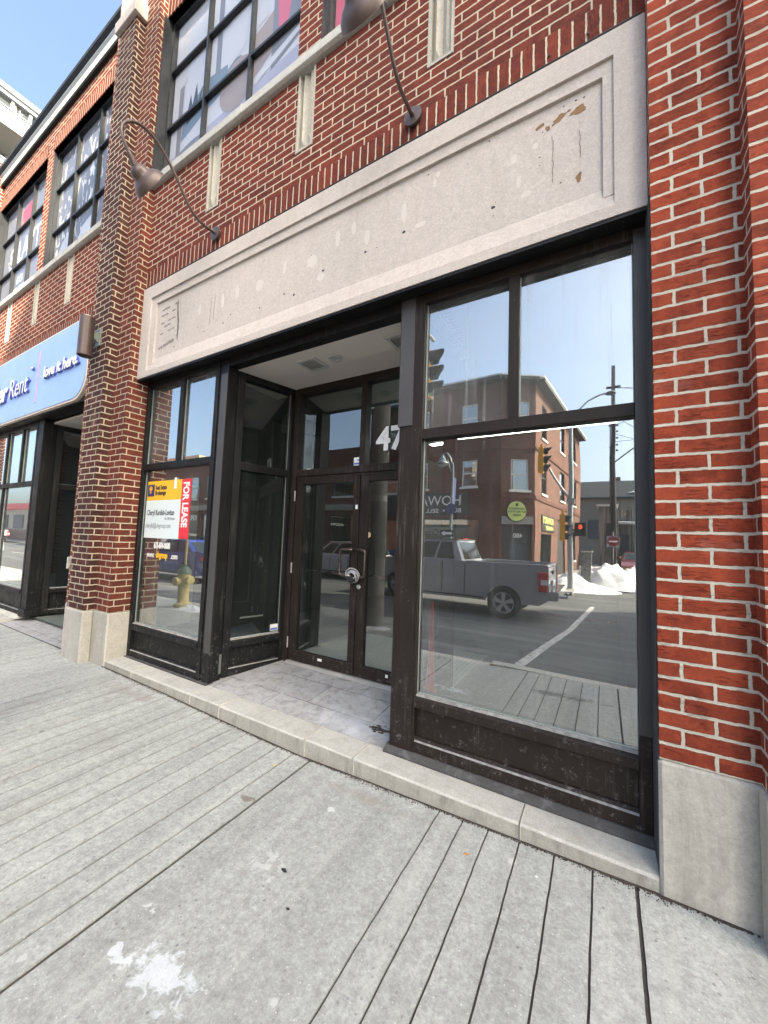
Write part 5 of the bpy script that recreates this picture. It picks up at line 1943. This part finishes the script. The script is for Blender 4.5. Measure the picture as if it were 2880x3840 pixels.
# thick concrete pole on our kerb, carrying the near signal on a long arm
t = root('concrete_pole', (-3.38, -1.62, gz(-3.4, -1.6)), 'thick pale concrete utility pole papered with old bills at our kerb', 'utility pole')
px_, py_ = -3.38, -1.62
m = MB(); m.tube([(px_, py_, -.05), (px_, py_, 4), (px_, py_, 9.5)], [.17, .145, .11], 20); m.build('pole', 'concrete_far', t, smooth=True)
m = MB(); m.lathe((px_, py_, 1.1), (0, 0, 1), [(0, .170), (.1, .176), (.75, .171), (.95, .164)], 20)
k = NT('torn_bills')
co = k.co()
bb = k.vor(k.vmap(co, scale=(7, 7, 4)), 1.0)
c = k.mix(bb.outputs['Color'], (0.10, 0.10, 0.10), (0.36, 0.36, 0.34))
c = k.mix(k.ramp(k.noise(co, 15, 5, .7), [(.45, 0), (.6, .8)]), c, (0.16, 0.15, 0.14))
k.set(c, .9)
MATS['torn_bills'] = k.m
m.build('bill_layer', 'torn_bills', t, smooth=True)
m = MB(); m.lathe((px_, py_, 2.05), (0, 0, 1), [(0, .163), (.0, .168), (.10, .168), (.10, .16)], 20); m.build('steel_band', 'galvanised', t, smooth=True)
m = MB(); m.tube([(px_, py_, 5.7), (px_, -3.2, 5.95), (px_ + .03, -5.2, 6.0)], [.06, .05, .04], 10); m.build('mast_arm', 'galvanised', t, smooth=True)
t = root('hanging_signal', (-3.42, -5.0, 5.9), 'yellow traffic signal with dark visors hung over the near lane', 'traffic signal')
signal_head((-3.42, -5.0, 5.12), t)
snow_bank('gravel_heap', -3.25, -1.45, .38, .28, .07, gz(-3.3, -1.5) - .01, 12, 'grey slush heap at the foot of the concrete pole')

# heritage street lamp
def bell_lamp(x, y, z0, dx, label):
    t = root('street_lamp', (x, y, z0), label, 'street lamp', 'bell shaded street lamps')
    plain('lamp_teal', (0.16, 0.20, 0.22), 0.5, .3)
    m = MB(); m.tube([(x, y, z0), (x, y, 2.5), (x, y, 4.95)], [.085, .065, .045], 12); m.build('post', 'lamp_teal', t, smooth=True)
    m = MB(); m.tube([(x, y, 4.75), (x + dx * .2, y, 5.15), (x + dx * .55, y, 5.40), (x + dx * .85, y, 5.38), (x + dx, y, 5.25)], .028, 8)
    m.tube([(x, y, 4.45), (x + dx * .3, y, 4.75), (x + dx * .5, y, 5.10)], .018, 8); m.build('arm', 'lamp_teal', t, smooth=True)
    m = MB(); m.lathe((x + dx, y, 5.36), (0, 0, -1), [(0, .03), (.06, .07), (.14, .08), (.18, .12), (.30, .18), (.40, .30), (.44, .31), (.43, .26), (.3, .15)], 22); m.build('shade', 'lamp_teal', t, smooth=True)
    m = MB(); m.lathe((x + dx, y, 4.95), (0, 0, -1), [(0, .2), (.10, .21), (.20, .15), (.26, .0)], 18); m.build('globe', 'glass_far', t, smooth=True)
    return t


t = bell_lamp(-5.9, -13.55, GZ, -.50, 'bell shaded lamp with a navy banner before the corner building')
plain('banner_blue', (0.035, 0.05, 0.16), 0.6)
m = MB(); m.box(-5.88, -5.86, -13.9, -13.62, 3.1, 4.3); m.build('banner', 'banner_blue', t)
m = MB(); m.lathe((-5.9, -13.46, 2.86), (0, 1, 0), [(0, .24), (.01, .24)], 24); m.build('round_plate', 'banner_blue', t)
bell_lamp(-38, -4.0 + 1.9, 0, .5, 'distant bell shaded lamp at our kerb down the street')
m = MB(); m.box(-6.35, -5.72, -13.40, -13.385, 1.62, 1.92)
t = tag(m.build('arrow_sign', 'ink', None), 'black one way plate with a white arrow on the bell lamp post', 'sign')
m = MB()
yy = -13.384
m.poly([(-5.78, yy, 1.72), (-5.78, yy, 1.82), (-6.12, yy, 1.82), (-6.12, yy, 1.88), (-6.30, yy, 1.77), (-6.12, yy, 1.66), (-6.12, yy, 1.72)], (0, .004, 0))
m.build('arrow', 'white_paint', t)

# tall wooden pole with wires down the side street
t = root('wooden_utility_pole', (.57, -28.7, GZ), 'tall dark wooden utility pole strung with wires in the side street', 'utility pole')
plain('pole_wood', (0.055, 0.05, 0.046), 0.9)
m = MB(); m.tube([(.57, -28.7, GZ), (.59, -28.7, 7), (.66, -28.7, 14.6)], [.19, .165, .12], 12); m.build('pole', 'pole_wood', t, smooth=True)
m = MB()
m.box(.2, 1.1, -28.75, -28.6, 12.9, 13.05); m.box(.3, .95, -28.75, -28.65, 10.1, 10.2)
for zz in (8.2, 8.6, 9.1, 9.6, 10.4, 11.0):
    m.lathe((.85, -28.6, zz), (0, 0, 1), [(0, .05), (.06, .09), (.12, .05)], 10)
m.build('crossarm', 'pole_wood', t)
m = MB()
for (z0, x1, y1, z1) in ((13.0, 14, -40, 14.5), (12.9, 14, -28, 12.2), (10.2, 12, -22, 12.5), (8.9, 12, -24, 9.5), (9.5, 10, -26, 6.2), (10.9, 9, -30, 5.6)):
    P0, P1 = Vector((.7, -28.7, z0)), Vector((x1, y1, z1))
    m.tube([P0.lerp(P1, q / 8) - Vector((0, 0, 1.6 * (q / 8) * (1 - q / 8))) for q in range(9)], .018, 4)
m.tube([(.42, -28.5, 11.5), (.40, -28.5, 5), (.42, -28.5, .5)], .035, 6)
m.tube([(.7, -28.7, 7.4), (2.6, -28.0, 8.8)], .05, 6)
m.build('cables', 'pole_wood', t)
t = root('stone_pillar', (-.64, -16.2, GZ), 'squat rough stone gate pillar standing in the corner snow', 'pillar')
k = NT('rubble_stone')
co = k.co()
vv = k.vor(k.vmap(co, scale=(5, 5, 9)), 1.0, 'DISTANCE_TO_EDGE')
k.set(k.mix(k.ramp(vv.outputs['Distance'], [(.03, 1), (.09, 0)]), (0.17, 0.165, 0.16), (0.05, 0.05, 0.05)), .9)
MATS['rubble_stone'] = k.m
m = MB(); m.box(-.83, -.45, -16.4, -16.0, GZ, 1.12); m.build('shaft', 'rubble_stone', t, bevel=.02)
m = MB(); m.box(-.86, -.42, -16.43, -15.97, 1.122, 1.2); m.build('cap', 'concrete_far', t, bevel=.01)
plain('no_entry_red', (0.20, 0.02, 0.03), 0.6)
t = root('no_entry_sign', (.44, -23.5, GZ), 'round red no entry sign with a white bar on a thin post', 'sign')
m = MB(); m.tube([(.44, -23.52, GZ), (.44, -23.52, 2.3)], .03, 8); m.build('post', 'galvanised', t)
m = MB(); m.box(.12, .76, -23.49, -23.48, 1.42, 2.06); m.build('plate', 'film_grey', t)
m = MB(); m.lathe((.44, -23.478, 1.74), (0, 1, 0), [(0, .29), (.006, .29)], 26); m.build('disc', 'no_entry_red', t)
m = MB(); m.box(.24, .64, -23.471, -23.465, 1.70, 1.78); m.build('bar', 'white_paint', t)

# yellow hydrant with marker rod
t = root('fire_hydrant', (-7.02, -1.92, 0), 'yellow fire hydrant with dark green cap and a marker rod at our kerb', 'fire hydrant')
plain('hydrant_yellow', (0.46, 0.37, 0.15), 0.5, 0, .1)
plain('hydrant_cap', (0.05, 0.085, 0.075), 0.5)
m = MB(); m.lathe((-7.02, -1.92, -.03), (0, 0, 1), [(0, .15), (.07, .15), (.09, .11), (.12, .105), (.50, .105), (.58, .12), (.64, .12)], 22)
m.lathe((-7.02, -1.92, .50), (1, 0, 0), [(.08, .055), (.16, .055), (.165, .075), (.22, .075), (.23, .04)], 16)
m.lathe((-7.02, -1.92, .50), (-1, 0, 0), [(.08, .04), (.115, .04), (.12, .05), (.15, .05), (.155, .02)], 16)
m.lathe((-7.02, -1.92, .47), (0, 1, 0), [(.08, .06), (.15, .06), (.155, .08), (.19, .08), (.20, .04)], 16); m.build('barrel', 'hydrant_yellow', t, smooth=True)
m = MB(); m.lathe((-7.02, -1.92, .612), (0, 0, 1), [(0, .135), (.03, .135), (.06, .115), (.12, .07), (.14, .03), (.18, .03), (.18, 0)], 22); m.build('bonnet', 'hydrant_cap', t, smooth=True)
m = MB(); m.tube([(-7.10, -1.98, .65), (-7.07, -1.95, 1.6), (-7.04, -1.93, 2.0)], .022, 8); m.build('marker_rod', 'hydrant_yellow', t, smooth=True)

# ================================================================== VEHICLES
plain('tyre_rubber', (0.018, 0.018, 0.018), 0.85)
plain('alloy', (0.56, 0.56, 0.56), 0.35, .2)
plain('car_glass', (0.015, 0.02, 0.022), 0.06, 0, .05)
plain('tail_red', (0.55, 0.015, 0.02), 0.15)
plain('head_clear', (0.7, 0.72, 0.72), 0.1)
plain('chrome', (0.6, 0.6, 0.6), 0.12, 1.0)
plain('plastic_black', (0.02, 0.02, 0.02), 0.55)


def car(name, label, loc, rot, paint, L, W, top, gh, wheels, rw, zr=.30, cat='car', group=None, bed=None, plate=True, rear_len=0.0):
    """x forward from the rear bumper, y to the left; top = body top line rear to front"""
    t = root(name, loc, label, cat, group)
    M = Matrix.Translation(Vector(loc)) @ Matrix.Rotation(rot, 4, 'Z')

    def b_(m, nm, mat, par, **kw):
        return m.build(nm, mat, par, **kw)
    prof = [(top[0][0], zr + .12)]
    bot = [(.18, zr)]
    for wx in wheels:
        ra = rw * 1.16
        a0 = math.asin(max(-1, min(1, (zr - rw) / ra)))
        for i in range(9):
            a = math.pi - a0 - (math.pi - 2 * a0) * i / 8
            bot.append((wx + ra * math.cos(a), rw + ra * math.sin(a)))
    bot.append((L - .25, zr))
    prof = [(top[0][0], zr + .12)] + bot + [(top[-1][0], zr + .14)] + top[::-1]
    m = MB(); m.M = M
    n = len(prof)
    # three slices give the flanks a shoulder
    half = W / 2
    secs = [(-half + .05, 1), (-half, 0), (half, 0), (half - .05, 1)]
    zs = [p[1] for p in prof]
    zm = max(zs)

    def pt(x, z, s):
        k_ = (z - zr) / (zm - zr)
        yo = half - .06 * k_ ** 2 - .03 * (1 - k_) ** 2
        return (x, s * yo, z)
    for i in range(n):
        (x0, z0), (x1, z1) = prof[i], prof[(i + 1) % n]
        m.face([pt(x0, z0, 1), pt(x0, z0, -1), pt(x1, z1, -1), pt(x1, z1, 1)], flip=False)
    m.face([pt(x, z, -1) for x, z in prof])
    m.face([pt(x, z, 1) for x, z in prof][::-1])
    body = b_(m, 'body', paint, t, bevel=.03)
    # greenhouse
    (xb0, xt0, xt1, xb1), zb, zt = gh
    y0, y1 = half - .09, half - .27
    q = {'b': [(xb0, y0), (xb1, y0), (xb1, -y0), (xb0, -y0)], 't': [(xt0, y1), (xt1, y1), (xt1, -y1), (xt0, -y1)]}
    m = MB(); m.M = M
    Bq = [(x, y, zb) for x, y in q['b']]
    Tq = [(x, y, zt) for x, y in q['t']]
    for i in range(4):
        j = (i + 1) % 4
        m.face([Bq[i], Bq[j], Tq[j], Tq[i]], flip=True)
    m.face(Tq, flip=False)
    b_(m, 'cab', paint, t, bevel=.05)
    lerp = lambda a, b, f: tuple(a[i] + (b[i] - a[i]) * f for i in range(3))

    def glz(i, u0, u1, v0=.10, v1=.86, off=.012):
        j = (i + 1) % 4
        P = []
        for (u, v) in ((u0, v0), (u1, v0), (u1, v1), (u0, v1)):
            P.append(Vector(lerp(lerp(Bq[i], Bq[j], u), lerp(Tq[i], Tq[j], u), v)))
        nn = (P[1] - P[0]).cross(P[3] - P[0]).normalized()
        cc = sum(P, Vector()) / 4
        if nn.dot(cc - Vector(((xb0 + xb1) / 2, 0, (zb + zt) / 2))) < 0:
            nn = -nn
        g = MB(); g.M = M
        g.face([p + nn * off for p in P])
        g.face([p + nn * (off - .004) for p in P][::-1])
        b_(g, 'window', 'car_glass', t)
    for i in (0, 2):
        a = [(.07, .36), (.39, .66), (.70, .93)] if cat != 'pickup truck' else [(.10, .30), (.33, .60), (.63, .93)]
        for u0, u1 in a:
            if i == 2:
                u0, u1 = 1 - u1, 1 - u0
            glz(i, u0, u1)
    glz(1, .06, .94); glz(3, .06, .94)
    zb_ = top[2][1]
    for s in (-1, 1):
        m = MB(); m.M = M
        for gx in ((bed[1] + .62, bed[1] + 1.55, bed[1] + 2.55) if bed else (1.35, 2.35, 3.35)):
            m.box(gx - .006, gx + .006, s * (half - .05), s * (half - .012), zr + .10, zb_ - .05)
        m.box(wheels[0] + rw * 1.25, wheels[1] - rw * 1.25, s * (half - .04), s * (half - .008), zr + .02, zr + .055)
        b_(m, 'door_gap', 'plastic_black', t)
        m = MB(); m.M = M
        for gx in ((bed[1] + .70, bed[1] + 1.65) if bed else (1.45, 2.45)):
            m.box(gx, gx + .18, s * (half - .035), s * (half + .012), zb_ - .22, zb_ - .185)
        b_(m, 'door_handle', paint, t, bevel=.008)
    for wx in wheels:
        for s in (-1, 1):
            m = MB(); m.M = M
            ra_ = rw * 1.16
            for q in range(10):
                a0_, a1_ = PI * q / 10 - .0, PI * (q + 1) / 10
                P = [(wx + r_ * math.cos(a_), s * (half - .028), rw + r_ * math.sin(a_)) for a_, r_ in ((a0_, ra_), (a1_, ra_), (a1_, ra_ + .035), (a0_, ra_ + .035))]
                m.poly(P if s > 0 else P[::-1], (0, -s * .02, 0)) if False else m.face([(p[0], s * (half - .004), p[2]) for p in P], flip=(s > 0))
            b_(m, 'arch_trim', 'plastic_black' if not bed else paint, t)
            m = MB(); m.M = M
            m.lathe((wx, s * (half - .02), rw), (0, -s, 0), [(.13, rw * .10), (.13, rw * .62), (0, rw * .66), (-.015, rw * .74), (-.012, rw * .93), (.02, rw), (.20, rw), (.23, rw * .93), (.23, 0)], 28)
            wh = b_(m, 'wheel', 'tyre_rubber', t, smooth=True)
            m = MB(); m.M = M
            m.lathe((wx, s * (half - .03), rw), (0, -s, 0), [(.125, rw * .12), (.12, rw * .58), (.02, rw * .62), (0, rw * .665), (-.006, rw * .64), (.02, rw * .60)], 28, caps=False)
            for kx in range(5):
                a = kx * 2 * math.pi / 5 + .3
                c, sn = math.cos(a), math.sin(a)
                r0, r1, wd = rw * .10, rw * .63, rw * .10
                yy = s * (half - .012)
                m.poly([(wx + c * r0 - sn * wd * .8, yy, rw + sn * r0 + c * wd * .8), (wx + c * r1 - sn * wd * 1.5, yy - s * .02, rw + sn * r1 + c * wd * 1.5), (wx + c * r1 + sn * wd * 1.5, yy - s * .02, rw + sn * r1 - c * wd * 1.5), (wx + c * r0 + sn * wd * .8, yy, rw + sn * r0 - c * wd * .8)], (0, -s * .03, 0))
            m.lathe((wx, s * (half - .005), rw), (0, -s, 0), [(0, rw * .13), (.02, rw * .16), (.05, rw * .16)], 14)
            b_(m, 'rim', 'alloy', wh)
    tz = top[0][1]
    for s in (-1, 1):
        m = MB(); m.M = M
        if bed:
            m.box(-.015, .20, s * (half - .16), s * (half + .004), tz - .58, tz - .12)
        else:
            m.box(-.02, .16, s * (half - .42), s * (half - .035), tz - .26, tz - .10)
        tl = b_(m, 'taillight', 'tail_red', t, bevel=.02)
        if bed:
            m = MB(); m.M = M
            m.box(-.022, .14, s * (half - .13), s * (half + .009), tz - .42, tz - .30)
            b_(m, 'reversing_lens', 'head_clear', tl)
        m = MB(); m.M = M
        m.box(L - .22, L - .02, s * (half - .45), s * (half - .10), .62 * top[-1][1] + .12, .62 * top[-1][1] + .30)
        b_(m, 'headlight', 'head_clear', t, bevel=.03)
        m = MB(); m.M = M
        m.box(xb1 - .55, xb1 - .35, s * (half - .02), s * (half + .18), zb + .02, zb + .20)
        b_(m, 'mirror', paint, t, bevel=.03)
    if plate:
        m = MB(); m.M = M
        m.box(-.035, -.015, -.2, .2, tz - .50, tz - .37)
        b_(m, 'licence_plate', 'white_paint', t)
    m = MB(); m.M = M
    if bed:
        m.box(-.24, .12, -half + .04, half - .04, zr + .10, zr + .33)
        m.box(-.38, -.2, -.04, .04, zr + .06, zr + .12)
        m.lathe((-.36, 0, zr + .12), (0, 0, 1), [(0, .03), (.05, .03), (.09, .04), (.11, 0)], 10)
    else:
        m.box(-.05, .2, -half + .08, half - .08, zr - .02, zr + .22)
    b_(m, 'rear_bumper', 'chrome' if bed else paint, t, bevel=.04)
    if bed:
        m = MB(); m.M = M
        bx0, bx1 = bed
        m.face([(bx0 + .1, -half + .16, tz + .012), (bx1 - .06, -half + .16, tz + .012), (bx1 - .06, half - .16, tz + .012), (bx0 + .1, half - .16, tz + .012)])
        b_(m, 'bed_shade', 'plastic_black', t)  # flat dark sheet painting the shade inside the open bed
        m = MB(); m.M = M
        for s in (-1, 1):
            m.box(bx0, bx1 - .03, s * (half - .15), s * (half - .065), tz - .01, tz + .06)
        m.box(bx0 - .005, bx0 + .07, -half + .151, half - .151, tz - .01, tz + .06)
        b_(m, 'bed_rail', paint, t, bevel=.012)
        m = MB(); m.M = M
        for s in (-1, 1):
            m.box(bx1 - .02, bx1 - .005, s * (half - .02), s * (half + .003), zr + .1, tz - .04)
        m.box(-.004, .01, -half + .22, half - .22, tz - .62, tz - .60)
        m.box(-.03, 0, -.14, .14, tz - .20, tz - .12)
        b_(m, 'panel_gap', 'plastic_black', t)
        m = MB(); m.M = M
        m.box(xt0 + .02, xt0 + .12, -.22, .22, zt + .0, zt + .035)
        b_(m, 'brake_light', 'tail_red', t)
    return t


def car_paint(name, color, metal=.4):
    k = NT(name)
    co = k.co()
    k.set(k.mix(k.noise(co, 1.5, 4), tuple(c * .95 for c in color), tuple(min(1, c * 1.05) for c in color)), k.ramp(k.noise(co, 3, 4), [(.3, .30), (.7, .38)]), metal)
    k.b.inputs['Coat Weight'].default_value = .6
    MATS[name] = k.m


car_paint('paint_silver', (0.36, 0.37, 0.40), .2)
car_paint('paint_blue', (0.02, 0.05, 0.30))
car_paint('paint_white', (0.62, 0.63, 0.64), .1)
car_paint('paint_dark', (0.04, 0.045, 0.05))
car_paint('paint_red', (0.13, 0.012, 0.014), .1)
PI = math.pi
car('pickup_truck', 'silver grey crew cab pickup truck with chrome step bumper passing in the far lane', (-1.16, -8.2, RZ), PI, 'paint_silver', 5.9, 2.03,
    [(0, 1.33), (2.0, 1.335), (3.9, 1.38), (4.55, 1.34), (5.5, 1.22), (5.88, 1.02)], ((2.06, 2.30, 3.75, 4.70), 1.34, 1.95), (1.02, 4.75), .40, zr=.44, cat='pickup truck', bed=(0, 2.02))
SED = [(0, 1.02), (.55, 1.06), (1.6, .98), (3.3, .95), (4.2, .86), (4.62, .70)]
car('sedan', 'dark blue sedan waiting in the near lane, seen past the hydrant', (-11.9, -6.5, -.34), PI, 'paint_blue', 4.7, 1.84, SED, ((.45, 1.35, 2.55, 3.45), .96, 1.46), (.95, 3.75), .33, zr=.26)
SUVT = [(0, 1.05), (.3, 1.1), (3.2, 1.08), (4.1, 1.0), (4.6, .78)]
car('suv', 'white sport utility vehicle standing in the far lane beyond the concrete pole', (-8.6, -10.9, RZ), PI, 'paint_white', 4.7, 1.9, SUVT, ((.12, .45, 2.5, 3.35), 1.07, 1.68), (.95, 3.75), .36, zr=.30)
car('suv', 'black sport utility vehicle far down the street in the opposite lane', (-20.5, -10.4, RZ), 0, 'paint_dark', 4.7, 1.9, SUVT, ((.12, .45, 2.5, 3.35), 1.07, 1.68), (.95, 3.75), .36, zr=.30)
car('sedan', 'small red car parked behind the corner snow heap', (1.7, -27, GZ), PI / 2, 'paint_red', 4.5, 1.8, SED, ((.45, 1.35, 2.55, 3.45), .96, 1.46), (.95, 3.6), .32, zr=.26)
car('sedan', 'pale parked sedan close to the kerb down the street', (-29.5, -4.3, -.3), PI, 'paint_white', 4.7, 1.84, SED, ((.45, 1.35, 2.55, 3.45), .96, 1.46), (.95, 3.75), .33, zr=.26)
car('pickup_truck', 'grey pickup truck far away before the red roofed restaurant', (-58, -12.0, RZ), PI, 'paint_silver', 5.9, 2.0,
    [(0, 1.33), (2.0, 1.335), (3.9, 1.38), (4.55, 1.34), (5.5, 1.22), (5.88, 1.02)], ((2.06, 2.30, 3.75, 4.70), 1.34, 1.95), (1.02, 4.75), .40, zr=.44, cat='pickup truck', bed=(0, 2.02))

# ================================================================== DISTANT TOWERS
t = root('apartment_tower', (-34, 6, 0), 'white modern apartment tower with glass balconies rising behind the cornice', 'building')
plain('tower_white', (0.29, 0.32, 0.34), 0.6, 0, .03, 1)
plain('tower_soffit', (0.26, 0.27, 0.26), 0.8, 0, .06, 1)
plain('tower_glass', (0.035, 0.045, 0.05), 0.7, 0, .3)
m = MB(); m.box(-46, -30.4, -4, 16, 0, 26.7); m.build('wall', 'tower_white', t)
m = MB(); m.box(-46.2, -30.0, -4.5, 16.5, 26.85, 27.15); m.box(-46, -30.1, -4.3, 16.3, 26.6, 26.849); m.build('roof', 'tower_white', t)
for f in range(0, 8):
    zf = 23.34 - 2.9 * f
    m = MB(); m.box(-30.399, -27.98, -4.2, 16.2, zf - .22, zf); bal = m.build('balcony', 'tower_soffit', t)
    m = MB(); m.box(-27.979, -27.93, -4.2, 16.2, zf - .24, zf + .04); m.build('slab_edge', 'tower_white', bal)
    m = MB(); m.box(-28.03, -28.01, -4.1, 16.1, zf + .08, zf + .82); m.build('balustrade', 'glass_door', bal)
    m = MB(); m.box(-28.06, -27.98, -4.1, 16.1, zf + .82, zf + .88)
    for i in range(12):
        y = 2.2 + .95 * i
        m.box(-28.06, -27.985, y - .05, y + .05, zf + .001, zf + .819)
    m.build('hand_rail', 'tower_white', bal)
    zt = zf + 2.67 if f else 26.59
    m = MB(); m.box(-30.39, -30.33, -3.8, 15.8, zf + .05, zt - .12); m.build('window_band', 'tower_glass', t)
    m = MB()
    for i in range(14):
        y = 1.05 + .80 * i
        m.box(-30.329, -30.20, y - .07, y + .07, zf + .001, zt)
    m.build('colonnade', 'tower_white', bal)
t = root('dried_grass', (-28.4, 4.0, 23.35), 'tall pale dried grasses standing on the top balcony of the tower', 'plant')
plain('straw', (0.62, 0.54, 0.36), 0.9, 0, .15)
m = MB()
r_ = random.Random(5)
for i in range(7):
    y0_ = 4.0 + r_.uniform(-.08, .08)
    y1_ = y0_ + (-.25 + .085 * i)
    m.tube([(-28.3, y0_, 23.4), (-28.3, (y0_ + y1_) / 2, 24.1), (-28.3, y1_, 24.75 + r_.uniform(-.2, .1))], [.02, .045, .02], 6)
m.build('plumes', 'straw', t, smooth=True)

t = root('shade_tower', (31, -17, GZ), 'unseen tall concrete slab added across the street to shade the facade', 'building')  # unseen block added to throw shade over facade and pavement
m = MB(); m.box(18.7, 46, -21, -14, GZ, 31.7); m.build('wall', 'concrete_far', t)
for f in range(10):
    m = MB(); m.box(19.5, 45.2, -13.99, -13.9, 1.2 + f * 3.05, 2.8 + f * 3.05); m.build('window_band', 'film_dark', t)
